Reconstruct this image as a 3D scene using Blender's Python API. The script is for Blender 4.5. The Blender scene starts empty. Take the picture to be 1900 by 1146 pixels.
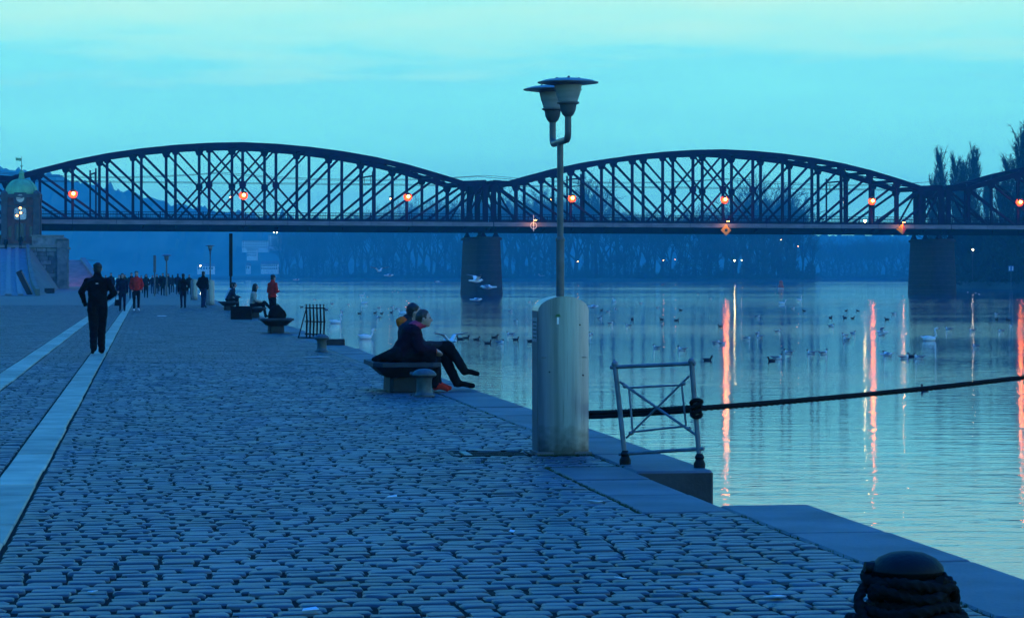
import bpy, bmesh, math, random
import numpy as np
from mathutils import Vector, Matrix

random.seed(7)
RNG = np.random.default_rng(11)
scene = bpy.context.scene
COL = scene.collection

# ------------------------------------------------------------------ camera, sky, sun, exposure
FPX, CXP, CYP, CAMZ = 4700.0, 950.0, 513.0, 1.55      # focal length in photo pixels, vanishing point of the level, eye height
cam_data = bpy.data.cameras.new("camera")
cam_data.sensor_width = 36.0
cam_data.lens = FPX / 1900.0 * 36.0
cam_data.shift_y = (CYP - 573.0) / 1900.0
cam_data.clip_start, cam_data.clip_end = 0.1, 8000.0
cam = bpy.data.objects.new("camera", cam_data)
cam.location = (0, 0, CAMZ)
cam.rotation_euler = (math.pi / 2, 0, 0)
COL.objects.link(cam)
scene.camera = cam

world = bpy.data.worlds.new("World")
scene.world = world
world.use_nodes = True
def build_world():
    nt = world.node_tree
    nt.nodes.clear()
    N, L = nt.nodes.new, nt.links.new
    out = N("ShaderNodeOutputWorld"); bg = N("ShaderNodeBackground")
    tc = N("ShaderNodeTexCoord"); sep = N("ShaderNodeSeparateXYZ")
    L(tc.outputs["Generated"], sep.inputs[0])
    mp = N("ShaderNodeMapping"); mp.inputs["Scale"].default_value = (7.0, 7.0, 60.0)
    L(tc.outputs["Generated"], mp.inputs["Vector"])
    nz = N("ShaderNodeTexNoise"); nz.inputs["Scale"].default_value = 1.0
    nz.inputs["Detail"].default_value = 7.0; nz.inputs["Roughness"].default_value = 0.55
    L(mp.outputs[0], nz.inputs["Vector"])
    sub = N("ShaderNodeMath"); sub.operation = 'MULTIPLY_ADD'          # elevation + cloud wobble
    sub.inputs[1].default_value = 0.080; L(nz.outputs["Fac"], sub.inputs[0])
    off = N("ShaderNodeMath"); off.operation = 'SUBTRACT'; off.inputs[1].default_value = 0.040
    L(sep.outputs["Z"], off.inputs[0]); L(off.outputs[0], sub.inputs[2])
    ramp = N("ShaderNodeValToRGB"); cr = ramp.color_ramp
    stops = [(0.0, (0.40, 1.52, 1.08)), (0.04, (0.33, 1.24, 1.02)), (0.082, (0.285, 1.05, 0.98)),
             (0.0915, (0.45, 1.12, 0.93)), (0.125, (0.70, 1.16, 0.84)), (0.17, (0.24, 1.08, 1.14)),
             (0.27, (0.07, 0.74, 1.26)), (0.45, (0.008, 0.36, 1.34)), (1.0, (0.001, 0.17, 1.42))]
    cr.elements[0].position, cr.elements[0].color = stops[0][0], (*stops[0][1], 1)
    cr.elements[1].position, cr.elements[1].color = stops[-1][0], (*stops[-1][1], 1)
    for p, c in stops[1:-1]:
        e = cr.elements.new(p); e.color = (*c, 1)
    L(sub.outputs[0], ramp.inputs[0])
    sky = N("ShaderNodeTexSky"); sky.sky_type = 'NISHITA'; sky.sun_disc = False
    sky.sun_elevation = math.radians(9); sky.sun_rotation = math.radians(115)
    add = N("ShaderNodeMixRGB"); add.blend_type = 'ADD'; add.inputs[0].default_value = 0.0008
    L(ramp.outputs[0], add.inputs[1]); L(sky.outputs[0], add.inputs[2])
    # afterglow low in the west, where the sun has gone down
    dot = N("ShaderNodeVectorMath"); dot.operation = 'DOT_PRODUCT'; dot.inputs[1].default_value = Vector((0.93, -0.34, 0.12)).normalized()
    L(tc.outputs["Generated"], dot.inputs[0])
    cl = N("ShaderNodeMath"); cl.operation = 'MAXIMUM'; cl.inputs[1].default_value = 0.0; L(dot.outputs["Value"], cl.inputs[0])
    pw = N("ShaderNodeMath"); pw.operation = 'POWER'; pw.inputs[1].default_value = 10.0; L(cl.outputs[0], pw.inputs[0])
    glow = N("ShaderNodeMixRGB"); glow.blend_type = 'ADD'; glow.inputs[2].default_value = (0.42, 0.50, 0.48, 1)
    L(pw.outputs[0], glow.inputs[0]); L(add.outputs[0], glow.inputs[1])
    L(glow.outputs[0], bg.inputs[0]); bg.inputs[1].default_value = 1.0
    L(bg.outputs[0], out.inputs[0])
build_world()

sun_data = bpy.data.lights.new("sun", 'SUN')
sun_data.energy = 0.07; sun_data.angle = math.radians(25); sun_data.color = (1.0, 0.80, 0.62)
sun = bpy.data.objects.new("sun", sun_data)
sun.rotation_euler = Vector((-0.90, 0.42, -0.16)).to_track_quat('-Z', 'Y').to_euler()   # last light low in the west, from the right
COL.objects.link(sun)

scene.view_settings.view_transform = 'Standard'
scene.view_settings.look = 'None'
scene.view_settings.exposure = 0.10
scene.view_settings.gamma = 1.0
scene.view_settings.use_curve_mapping = False
scene.render.engine = 'CYCLES'
cy = scene.cycles
cy.max_bounces, cy.diffuse_bounces, cy.glossy_bounces, cy.volume_bounces = 5, 2, 3, 0
cy.transmission_bounces, cy.transparent_max_bounces = 3, 6
cy.caustics_reflective = cy.caustics_refractive = False
cy.sample_clamp_indirect = 4.0
cy.use_denoising = True
cy.use_adaptive_sampling = True
cy.adaptive_threshold = 0.03

# ------------------------------------------------------------------ helpers
WATER_Z = -1.10
QA = math.atan(0.144)                                   # quay runs 8.2 degrees left of the view
QC, QS = math.cos(QA), math.sin(QA)
def px(x, y, Y):                                        # photo direction -> place at distance Y
    return Vector(((x - CXP) / FPX * Y, Y, CAMZ - (y - CYP) / FPX * Y))
def on_z(x, y, z=0.0):                                  # photo direction -> place on a level plane
    Y = (CAMZ - z) * FPX / (y - CYP)
    return px(x, y, Y)
def uv2w(u, v, z=0.0): return Vector((u * QC - v * QS, u * QS + v * QC, z))
def w2uv(p): return (p[0] * QC + p[1] * QS, -p[0] * QS + p[1] * QC)

MATS = {}
def material(name, color, rough=0.7, var=0.25, scale=4.0, bump=0.0, bscale=30.0, metallic=0.0, spec=0.5, emit=None, estr=0.0,
             color2=None, mscale=(1, 1, 1), island=0.0, detail=5.0, transmission=0.0, coords="Object"):
    m = bpy.data.materials.new(name); m.use_nodes = True
    nt = m.node_tree; nt.nodes.clear(); N, L = nt.nodes.new, nt.links.new
    out = N("ShaderNodeOutputMaterial"); b = N("ShaderNodeBsdfPrincipled")
    L(b.outputs[0], out.inputs[0])
    tc = N("ShaderNodeTexCoord"); mp = N("ShaderNodeMapping"); mp.inputs["Scale"].default_value = mscale
    if coords == "World":
        g = N("ShaderNodeNewGeometry"); L(g.outputs["Position"], mp.inputs["Vector"])
    else:
        L(tc.outputs[coords], mp.inputs["Vector"])
    nz = N("ShaderNodeTexNoise"); nz.inputs["Scale"].default_value = scale; nz.inputs["Detail"].default_value = detail
    L(mp.outputs[0], nz.inputs["Vector"])
    mix = N("ShaderNodeMixRGB"); c = Vector(color)
    lo = c * (1 - var); hi = (Vector(color2) if color2 else c * (1 + var))
    mix.inputs[1].default_value = (*lo, 1); mix.inputs[2].default_value = (*hi, 1)
    rmp = N("ShaderNodeMapRange"); rmp.inputs[1].default_value = 0.3; rmp.inputs[2].default_value = 0.7
    L(nz.outputs["Fac"], rmp.inputs[0]); L(rmp.outputs[0], mix.inputs[0])
    col = mix.outputs[0]
    if island > 0:
        g = N("ShaderNodeNewGeometry"); oi = N("ShaderNodeObjectInfo")
        ad = N("ShaderNodeMath"); ad.operation = 'ADD'
        L(g.outputs["Random Per Island"], ad.inputs[0]); L(oi.outputs["Random"], ad.inputs[1])
        fr = N("ShaderNodeMath"); fr.operation = 'FRACT'; L(ad.outputs[0], fr.inputs[0])
        mr = N("ShaderNodeMapRange"); mr.inputs[3].default_value = 1 - island; mr.inputs[4].default_value = 1 + island
        L(fr.outputs[0], mr.inputs[0])
        vm = N("ShaderNodeVectorMath"); vm.operation = 'SCALE'; L(col, vm.inputs[0]); L(mr.outputs[0], vm.inputs["Scale"])
        col = vm.outputs[0]
    L(col, b.inputs["Base Color"])
    b.inputs["Roughness"].default_value = rough; b.inputs["Metallic"].default_value = metallic
    b.inputs["Specular IOR Level"].default_value = spec
    if transmission: b.inputs["Transmission Weight"].default_value = transmission
    if bump > 0:
        n2 = N("ShaderNodeTexNoise"); n2.inputs["Scale"].default_value = bscale; n2.inputs["Detail"].default_value = 6.0
        L(mp.outputs[0], n2.inputs["Vector"])
        bp = N("ShaderNodeBump"); bp.inputs["Strength"].default_value = 1.0; bp.inputs["Distance"].default_value = bump
        L(n2.outputs["Fac"], bp.inputs["Height"]); L(bp.outputs[0], b.inputs["Normal"])
    if emit:
        b.inputs["Emission Color"].default_value = (*emit, 1); b.inputs["Emission Strength"].default_value = estr
    MATS[name] = m
    return m

class MB:
    """collects shapes, builds one mesh object"""
    def __init__(s): s.v, s.f, s.m = [], [], []
    def add(s, vs, fs, mi=0):
        o = len(s.v); s.v += [tuple(p) for p in vs]
        s.f += [tuple(i + o for i in f) for f in fs]; s.m += [mi] * len(fs); return s
    def box(s, lo, hi, mi=0, taper=None):
        x0, y0, z0 = lo; x1, y1, z1 = hi
        vs = [(x0, y0, z0), (x1, y0, z0), (x1, y1, z0), (x0, y1, z0), (x0, y0, z1), (x1, y0, z1), (x1, y1, z1), (x0, y1, z1)]
        if taper:
            vs = vs[:4] + [(x0 + taper, y0 + taper, z1), (x1 - taper, y0 + taper, z1), (x1 - taper, y1 - taper, z1), (x0 + taper, y1 - taper, z1)]
        return s.add(vs, [(3, 2, 1, 0), (4, 5, 6, 7), (0, 1, 5, 4), (1, 2, 6, 5), (2, 3, 7, 6), (3, 0, 4, 7)], mi)
    def cbox(s, lo, hi, b, mi=0):                       # box with chamfered top and upright edges
        x0, y0, z0 = lo; x1, y1, z1 = hi
        def ring(i, z):
            return [(x0 + i + b, y0 + i, z), (x1 - i - b, y0 + i, z), (x1 - i, y0 + i + b, z), (x1 - i, y1 - i - b, z),
                    (x1 - i - b, y1 - i, z), (x0 + i + b, y1 - i, z), (x0 + i, y1 - i - b, z), (x0 + i, y0 + i + b, z)]
        vs = ring(0, z0) + ring(0, z1 - b) + ring(b, z1)
        fs = [tuple(range(7, -1, -1)), tuple(range(16, 24))]
        for k in range(2):
            for i in range(8):
                j = (i + 1) % 8; fs.append((k * 8 + i, k * 8 + j, k * 8 + 8 + j, k * 8 + 8 + i))
        return s.add(vs, fs, mi)
    def bar(s, p, q, w, h, mi=0, up=(0, 0, 1)):         # rectangular bar between two points; w across, h along up
        p, q = Vector(p), Vector(q); d = (q - p).normalized(); u = Vector(up)
        a = d.cross(u)
        if a.length < 1e-4: a = d.cross(Vector((1, 0, 0)))
        a.normalize(); b = a.cross(d).normalized(); a *= w / 2; b *= h / 2
        vs = [p - a - b, p + a - b, p + a + b, p - a + b, q - a - b, q + a - b, q + a + b, q - a + b]
        return s.add(vs, [(3, 2, 1, 0), (4, 5, 6, 7), (0, 1, 5, 4), (1, 2, 6, 5), (2, 3, 7, 6), (3, 0, 4, 7)], mi)
    def tube(s, pts, r, n=10, mi=0, cap=True, fn=None):
        pts = [Vector(p) for p in pts]; R = r if isinstance(r, (list, tuple)) else [r] * len(pts)
        vs, fs = [], []; a = None
        for i, p in enumerate(pts):
            t = (pts[min(i + 1, len(pts) - 1)] - pts[max(i - 1, 0)]).normalized()
            if a is None:
                a = t.orthogonal().normalized()
            a = (a - t * a.dot(t)).normalized(); b = t.cross(a)
            for k in range(n):
                th = 2 * math.pi * k / n; rr = R[i] * (fn(i, th) if fn else 1)
                vs.append(p + a * (rr * math.cos(th)) + b * (rr * math.sin(th)))
        for i in range(len(pts) - 1):
            for k in range(n):
                j = (k + 1) % n; fs.append((i * n + k, i * n + j, i * n + n + j, i * n + n + k))
        if cap:
            fs.append(tuple(range(n - 1, -1, -1))); m = (len(pts) - 1) * n; fs.append(tuple(range(m, m + n)))
        return s.add(vs, fs, mi)
    def lathe(s, prof, n=24, c=(0, 0, 0), mi=0):        # prof: (radius, z) from bottom to top
        vs, fs = [], []; c = Vector(c)
        for r, z in prof:
            for k in range(n):
                th = 2 * math.pi * k / n; vs.append((c.x + r * math.cos(th), c.y + r * math.sin(th), c.z + z))
        for i in range(len(prof) - 1):
            for k in range(n):
                j = (k + 1) % n; fs.append((i * n + k, i * n + j, i * n + n + j, i * n + n + k))
        fs.append(tuple(range(n - 1, -1, -1))); m = (len(prof) - 1) * n; fs.append(tuple(range(m, m + n)))
        return s.add(vs, fs, mi)
    def prism(s, poly, z0, z1, mi=0, top=None):         # poly in xy counter-clockwise; top: other outline at z1
        n = len(poly); tp = top or poly
        vs = [(x, y, z0) for x, y in poly] + [(x, y, z1) for x, y in tp]
        fs = [tuple(range(n - 1, -1, -1)), tuple(range(n, 2 * n))] + [(i, (i + 1) % n, n + (i + 1) % n, n + i) for i in range(n)]
        return s.add(vs, fs, mi)
    def ball(s, c, r, n=12, m=8, mi=0):
        rx, ry, rz = r if isinstance(r, (tuple, list)) else (r, r, r); c = Vector(c)
        vs = [c + Vector((0, 0, -rz))]; fs = []
        for i in range(1, m):
            ph = -math.pi / 2 + math.pi * i / m
            for k in range(n):
                th = 2 * math.pi * k / n
                vs.append(c + Vector((rx * math.cos(ph) * math.cos(th), ry * math.cos(ph) * math.sin(th), rz * math.sin(ph))))
        vs.append(c + Vector((0, 0, rz))); e = len(vs) - 1
        for k in range(n):
            j = (k + 1) % n; fs.append((0, 1 + j, 1 + k)); fs.append((e, e - n + k, e - n + j))
        for i in range(m - 2):
            for k in range(n):
                j = (k + 1) % n; a = 1 + i * n; fs.append((a + k, a + j, a + n + j, a + n + k))
        return s.add(vs, fs, mi)
    def mesh(s, name, mats, smooth=False):
        me = bpy.data.meshes.new(name); me.from_pydata(s.v, [], s.f)
        for m in (mats if isinstance(mats, (list, tuple)) else [mats]): me.materials.append(MATS[m])
        me.polygons.foreach_set("material_index", s.m)
        me.polygons.foreach_set("use_smooth", [smooth] * len(s.f)); me.update()
        if smooth == 'auto' or smooth is True:
            me.set_sharp_from_angle(angle=math.radians(42))
        return me
    def build(s, name, mats, parent=None, smooth=False, loc=None, rz=None):
        return place(name, s.mesh(name, mats, bool(smooth)), parent, loc, rz)

def place(name, data, parent=None, loc=None, rz=None):
    o = bpy.data.objects.new(name, data); COL.objects.link(o)
    if parent is not None: o.parent = parent
    if loc is not None: o.location = loc
    if rz is not None: o.rotation_euler = (0, 0, rz)
    return o
def empty(name, loc=(0, 0, 0), rz=0.0, parent=None):
    o = place(name, None, parent, loc, rz); o.empty_display_size = 0.2; return o
def tag(o, label=None, cat=None, group=None, kind=None):
    if label: o["label"] = label
    if cat: o["category"] = cat
    if group: o["group"] = group
    if kind: o["kind"] = kind
    return o
def copy_tree(o, parent=None):
    kids = list(o.children)
    c = o.copy(); COL.objects.link(c); c.parent = parent
    for k in kids:
        d = copy_tree(k, c); d.matrix_parent_inverse = k.matrix_parent_inverse.copy()
    return c
def np_mesh(name, V, loops, starts, totals, mat, smooth=False):
    me = bpy.data.meshes.new(name)
    me.vertices.add(len(V)); me.vertices.foreach_set("co", np.asarray(V, np.float32).ravel())
    me.loops.add(len(loops)); me.loops.foreach_set("vertex_index", np.asarray(loops, np.int32))
    me.polygons.add(len(starts)); me.polygons.foreach_set("loop_start", np.asarray(starts, np.int32))
    me.polygons.foreach_set("loop_total", np.asarray(totals, np.int32))
    me.update(calc_edges=True); me.validate()
    me.materials.append(MATS[mat])
    if smooth: me.polygons.foreach_set("use_smooth", [True] * len(me.polygons))
    return me

# ------------------------------------------------------------------ materials
material("granite_sett", (0.050, 0.061, 0.066), rough=0.46, var=0.55, scale=0.9, bump=0.004, bscale=55, island=0.32, spec=0.5, coords="World")
material("sett_far", (0.042, 0.053, 0.058), rough=0.6, var=0.45, scale=3.0, mscale=(1, 1.6, 1), coords="World", spec=0.4)
material("sett_joint", (0.012, 0.012, 0.012), rough=0.95, var=0.5, scale=6, coords="World", spec=0.1)
material("granite_slab", (0.42, 0.35, 0.22), rough=0.6, var=0.30, scale=2.2, bump=0.003, bscale=60, island=0.20, coords="World")
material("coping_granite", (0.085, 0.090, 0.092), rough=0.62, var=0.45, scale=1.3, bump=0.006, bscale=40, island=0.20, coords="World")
material("shaded_stone", (0.022, 0.026, 0.030), rough=0.7, var=0.6, scale=3.0, bump=0.006, bscale=25, coords="World")  # coping sides: shade painted in as a darker stone
material("quay_masonry", (0.10, 0.10, 0.10), rough=0.85, var=0.5, scale=1.5, bump=0.02, bscale=9, coords="World")
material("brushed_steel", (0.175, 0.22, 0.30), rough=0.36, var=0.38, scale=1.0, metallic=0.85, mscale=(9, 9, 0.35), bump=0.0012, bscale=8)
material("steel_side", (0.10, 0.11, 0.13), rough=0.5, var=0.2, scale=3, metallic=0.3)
material("grey_iron", (0.085, 0.10, 0.11), rough=0.45, var=0.3, scale=7, bump=0.002, bscale=60)
material("lamp_shade", (0.14, 0.16, 0.18), rough=0.4, var=0.2, scale=6)
material("lamp_glass", (0.30, 0.31, 0.31), rough=0.25, var=0.18, scale=3, mscale=(1, 1, 6))
material("barrier_paint", (0.12, 0.14, 0.16), rough=0.5, var=0.35, scale=9, bump=0.002, bscale=70)
material("cast_iron", (0.006, 0.007, 0.008), rough=0.6, var=0.4, scale=9, bump=0.003, bscale=60, spec=0.18)
material("weathered_iron", (0.06, 0.075, 0.075), rough=0.55, var=0.4, scale=9, bump=0.003, bscale=60)
material("tar_rope", (0.006, 0.006, 0.006), rough=0.9, var=0.5, scale=40, spec=0.15)
material("bench_stone", (0.012, 0.015, 0.024), rough=0.7, var=0.4, scale=5, bump=0.004, bscale=30)
material("dark_wood", (0.025, 0.022, 0.022), rough=0.8, var=0.4, scale=6, mscale=(1, 8, 8))
material("plank_edge", (0.30, 0.22, 0.15), rough=0.8, var=0.4, scale=6)
material("moss", (0.035, 0.055, 0.012), rough=0.9, var=0.5, scale=20, coords="World")
material("bridge_steel", (0.016, 0.003, 0.030), rough=0.8, var=0.35, scale=0.6, spec=0.03)
material("bridge_deck", (0.008, 0.002, 0.020), rough=0.9, var=0.35, scale=0.5, spec=0.02)
material("fascia_grey", (0.20, 0.16, 0.18), rough=0.7, var=0.35, scale=0.5, mscale=(1, 1, 4))
material("wire", (0.03, 0.03, 0.05), rough=0.6, var=0.1)
material("dome_copper", (0.15, 0.40, 0.19), rough=0.6, var=0.35, scale=1.2, mscale=(1, 1, 0.25))
material("tower_brick", (0.12, 0.05, 0.045), rough=0.85, var=0.4, scale=2.0, bump=0.03, bscale=6)
material("tower_stone", (0.055, 0.060, 0.068), rough=0.85, var=0.4, scale=1.6, bump=0.03, bscale=5)
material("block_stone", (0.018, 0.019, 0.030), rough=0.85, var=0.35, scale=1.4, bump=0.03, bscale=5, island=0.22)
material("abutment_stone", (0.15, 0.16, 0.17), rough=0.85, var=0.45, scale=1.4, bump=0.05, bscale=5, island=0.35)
material("clock_white", (0.62, 0.62, 0.56), rough=0.4, var=0.08, scale=1.5)
material("clock_black", (0.01, 0.01, 0.012), rough=0.6, var=0.1)
material("dark_glass", (0.02, 0.025, 0.035), rough=0.2, var=0.2)
material("ramp_paving", (0.13, 0.145, 0.165), rough=0.7, var=0.3, scale=0.8, bump=0.03, bscale=5, coords="World")
material("kerb_pale", (0.17, 0.18, 0.175), rough=0.7, var=0.2, scale=1.0)
material("revetment", (0.11, 0.115, 0.105), rough=0.85, var=0.5, scale=0.7, bump=0.08, bscale=2.2, color2=(0.15, 0.17, 0.13))
material("lamplit_paving", (0.30, 0.16, 0.13), rough=0.8, var=0.3, scale=0.8, bump=0.03, bscale=4)  # red lamplight mixed into the paving's base colour
material("bark", (0.030, 0.028, 0.026), rough=0.95, var=0.3, scale=2, spec=0.1)
material("twig", (0.060, 0.066, 0.060), rough=0.95, var=0.3, scale=0.3, spec=0.1)
material("twig_dark", (0.014, 0.015, 0.015), rough=0.95, var=0.3, scale=0.3, spec=0.05)
material("bush", (0.030, 0.038, 0.026), rough=0.95, var=0.4, scale=0.3, spec=0.1)
material("bank_soil", (0.05, 0.055, 0.045), rough=0.95, var=0.4, scale=0.05, coords="World", spec=0.1)
material("hill_wood", (0.09, 0.13, 0.10), rough=0.95, var=0.5, scale=0.03, coords="World", spec=0.05)
material("pale_render", (0.85, 0.84, 0.80), rough=0.8, var=0.12, scale=0.3)
material("roof_grey", (0.16, 0.15, 0.15), rough=0.85, var=0.2, scale=0.5)
material("window_dark", (0.06, 0.07, 0.09), rough=0.2, var=0.2)
material("sign_orange", (0.75, 0.30, 0.02), rough=0.5, var=0.08, scale=3)
material("sign_red", (0.60, 0.06, 0.04), rough=0.5, var=0.08, scale=3)
material("sign_blue", (0.06, 0.18, 0.40), rough=0.5, var=0.08, scale=3)
material("sign_white", (0.75, 0.75, 0.72), rough=0.5, var=0.06, scale=3)
material("sticker", (0.20, 0.24, 0.27), rough=0.5, var=0.4, scale=30)
material("sticker_green", (0.03, 0.10, 0.03), rough=0.5, var=0.4, scale=30)
material("paper", (0.72, 0.72, 0.70), rough=0.8, var=0.1)
material("sodium", (1, 0.5, 0.1), emit=(1.0, 0.19, 0.022), estr=130.0)
material("halo_red", (0.30, 0.045, 0.008), rough=0.6, var=0.1)  # for the added halo discs on the bridge lamps
material("sodium_far", (1, 0.5, 0.1), emit=(1.0, 0.34, 0.10), estr=60.0)
material("sodium_small", (1, 0.5, 0.1), emit=(1.0, 0.42, 0.10), estr=40.0)
material("sodium_dim", (1, 0.5, 0.1), emit=(1.0, 0.42, 0.10), estr=9.0)
material("lamp_white", (1, 0.9, 0.7), emit=(1.0, 0.78, 0.42), estr=55.0)
material("lamp_yellow", (1, 0.9, 0.5), emit=(1.0, 0.72, 0.22), estr=190.0)
material("feather_white", (0.72, 0.72, 0.70), rough=0.8, var=0.06, scale=8)
material("feather_grey", (0.16, 0.17, 0.19), rough=0.8, var=0.2, scale=8)
material("feather_dark", (0.012, 0.012, 0.013), rough=0.7, var=0.3, scale=9)
material("beak_orange", (0.45, 0.13, 0.03), rough=0.5, var=0.1)
material("skin", (0.42, 0.25, 0.19), rough=0.6, var=0.1, scale=9)
material("hair_dark", (0.012, 0.009, 0.008), rough=0.6, var=0.4, scale=40)
material("hair_brown", (0.045, 0.022, 0.015), rough=0.6, var=0.4, scale=40)
for nm, c in dict(cloth_black=(0.008, 0.008, 0.010), cloth_navy=(0.010, 0.012, 0.030), cloth_charcoal=(0.020, 0.020, 0.026),
                  cloth_red=(0.55, 0.025, 0.02), cloth_orange=(0.75, 0.11, 0.02), cloth_denim=(0.022, 0.035, 0.085),
                  cloth_slate=(0.026, 0.030, 0.042), cloth_plum=(0.018, 0.008, 0.016), cloth_pink=(0.50, 0.05, 0.10),
                  cloth_cream=(0.34, 0.32, 0.27), cloth_white=(0.6, 0.6, 0.6), shoe_black=(0.006, 0.006, 0.006),
                  shoe_red=(0.6, 0.03, 0.015), shoe_white=(0.6, 0.6, 0.6), leather=(0.010, 0.008, 0.008)).items():
    material(nm, c, rough=0.9, var=0.3, scale=12, bump=0.008, bscale=14, spec=0.06)

def grime(name):                                        # splash dirt on the lowest hand's breadth and faint drip marks
    m = MATS[name]; nt = m.node_tree; N, L = nt.nodes.new, nt.links.new
    b = [n for n in nt.nodes if n.type == 'BSDF_PRINCIPLED'][0]; src = b.inputs["Base Color"].links[0].from_socket
    tc = N("ShaderNodeTexCoord"); sp = N("ShaderNodeSeparateXYZ"); L(tc.outputs["Object"], sp.inputs[0])
    nz = N("ShaderNodeTexNoise"); nz.inputs["Scale"].default_value = 14; nz.inputs["Detail"].default_value = 8; L(tc.outputs["Object"], nz.inputs["Vector"])
    ma = N("ShaderNodeMath"); ma.operation = 'MULTIPLY_ADD'; ma.inputs[1].default_value = -0.42; L(nz.outputs["Fac"], ma.inputs[0]); L(sp.outputs["Z"], ma.inputs[2])
    mr = N("ShaderNodeMapRange"); mr.inputs[1].default_value = -0.20; mr.inputs[2].default_value = 0.06; mr.inputs[3].default_value = 0.75; mr.inputs[4].default_value = 0.0
    L(ma.outputs[0], mr.inputs[0])
    n2 = N("ShaderNodeTexNoise"); n2.inputs["Scale"].default_value = 1.0; n2.inputs["Detail"].default_value = 6
    mp = N("ShaderNodeMapping"); mp.inputs["Scale"].default_value = (60, 60, 2.0); L(tc.outputs["Object"], mp.inputs["Vector"]); L(mp.outputs[0], n2.inputs["Vector"])
    m2 = N("ShaderNodeMapRange"); m2.inputs[1].default_value = 0.58; m2.inputs[2].default_value = 0.78; m2.inputs[4].default_value = 0.45; L(n2.outputs["Fac"], m2.inputs[0])
    mx = N("ShaderNodeMath"); mx.operation = 'MAXIMUM'; L(mr.outputs[0], mx.inputs[0]); L(m2.outputs[0], mx.inputs[1])
    mix = N("ShaderNodeMixRGB"); mix.inputs[2].default_value = (0.03, 0.032, 0.03, 1); L(mx.outputs[0], mix.inputs[0]); L(src, mix.inputs[1]); L(mix.outputs[0], b.inputs["Base Color"])
grime("brushed_steel")

def water_material():
    m = bpy.data.materials.new("river_water"); m.use_nodes = True; MATS["river_water"] = m
    nt = m.node_tree; nt.nodes.clear(); N, L = nt.nodes.new, nt.links.new
    out = N("ShaderNodeOutputMaterial"); b = N("ShaderNodeBsdfPrincipled"); L(b.outputs[0], out.inputs[0])
    b.inputs["Base Color"].default_value = (0.008, 0.050, 0.130, 1); b.inputs["Roughness"].default_value = 0.045
    b.inputs["IOR"].default_value = 1.33; b.inputs["Specular IOR Level"].default_value = 0.5
    g = N("ShaderNodeNewGeometry")
    def noise(sc, det, stretch, rot):
        mp = N("ShaderNodeMapping"); mp.inputs["Scale"].default_value = stretch; mp.inputs["Rotation"].default_value = (0, 0, rot)
        L(g.outputs["Position"], mp.inputs["Vector"])
        n = N("ShaderNodeTexNoise"); n.inputs["Scale"].default_value = sc; n.inputs["Detail"].default_value = det
        n.inputs["Roughness"].default_value = 0.5
        L(mp.outputs[0], n.inputs["Vector"]); return n.outputs["Fac"]
    big = noise(0.055, 2, (0.35, 1, 1), 0.10)           # patches of calm and ruffled water
    mid = noise(2.3, 3, (0.42, 1, 1), 0.16)
    fine = noise(7.0, 3, (0.5, 1, 1), -0.08)
    mr = N("ShaderNodeMapRange"); mr.inputs[1].default_value = 0.36; mr.inputs[2].default_value = 0.64
    mr.inputs[3].default_value = 0.5; mr.inputs[4].default_value = 1.0; L(big, mr.inputs[0])
    a = N("ShaderNodeMath"); a.operation = 'MULTIPLY_ADD'; L(fine, a.inputs[0]); a.inputs[1].default_value = 0.24; L(mid, a.inputs[2])
    bp = N("ShaderNodeBump"); bp.inputs["Distance"].default_value = 0.024
    band = noise(0.0065, 2, (0.10, 1, 1), 0.05)         # long slicks and ruffled lanes far out
    mb = N("ShaderNodeMapRange"); mb.inputs[1].default_value = 0.38; mb.inputs[2].default_value = 0.62
    mb.inputs[3].default_value = 0.45; mb.inputs[4].default_value = 1.9; L(band, mb.inputs[0])
    mm = N("ShaderNodeMath"); mm.operation = 'MULTIPLY'; L(mr.outputs[0], mm.inputs[0]); L(mb.outputs[0], mm.inputs[1])
    L(mm.outputs[0], bp.inputs["Strength"]); L(a.outputs[0], bp.inputs["Height"]); L(bp.outputs[0], b.inputs["Normal"])
water_material()

def haze_material():
    m = bpy.data.materials.new("haze_air"); m.use_nodes = True; MATS["haze_air"] = m
    nt = m.node_tree; nt.nodes.clear()
    out = nt.nodes.new("ShaderNodeOutputMaterial"); v = nt.nodes.new("ShaderNodeVolumePrincipled")
    v.inputs["Color"].default_value = (0.10, 0.74, 1.0, 1); v.inputs["Density"].default_value = HAZE_DENSITY
    v.inputs["Anisotropy"].default_value = 0.0
    nt.links.new(v.outputs[0], out.inputs["Volume"])
HAZE_DENSITY = 0.00033
haze_material()

# ------------------------------------------------------------------ the setting: river, quay, far bank
U_EDGE, U_IN, U_NOTCH_IN = 4.47, 3.84, 3.22
V_N0, V_N1 = 16.85, 19.75                                # the landing notch in the quay edge
V_B0, V_B1 = 16.38, 20.33                                # set-back coping round the notch
V_NEAR, V_COB = 8.0, 140.0

water = MB().add([(-700, -60, WATER_Z), (1100, -60, WATER_Z), (1700, 3900, WATER_Z), (-1300, 3900, WATER_Z)], [(0, 1, 2, 3)]).build("river_water", "river_water")
tag(water, "calm blue river with ripples and lamp reflections", kind="structure")

def left_limit(v): return -0.0576 * v - 2.2
STRIPS = [(-1.13, -0.82), (-2.34, -1.985)]

pave = MB()
pave.add([(-70, -15, -0.013), (U_IN, -15, -0.013), (U_IN, V_COB, -0.013), (-70, V_COB, -0.013)], [(0, 1, 2, 3)], 0)
pave.add([(-70, V_COB, -0.004), (U_IN, V_COB, -0.004), (U_IN, 620, -0.004), (-70, 620, -0.004)], [(0, 1, 2, 3)], 1)
pave.add([(-70, -15, -0.004), (-4.0, -15, -0.004), (left_limit(V_COB) - 0.1, V_COB, -0.004), (-70, V_COB, -0.004)], [(0, 1, 2, 3)], 1)
pavement = pave.build("quay_pavement", ["sett_joint", "sett_far"], rz=QA)
tag(pavement, "cobbled riverside quay of grey granite setts", kind="structure")

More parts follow.
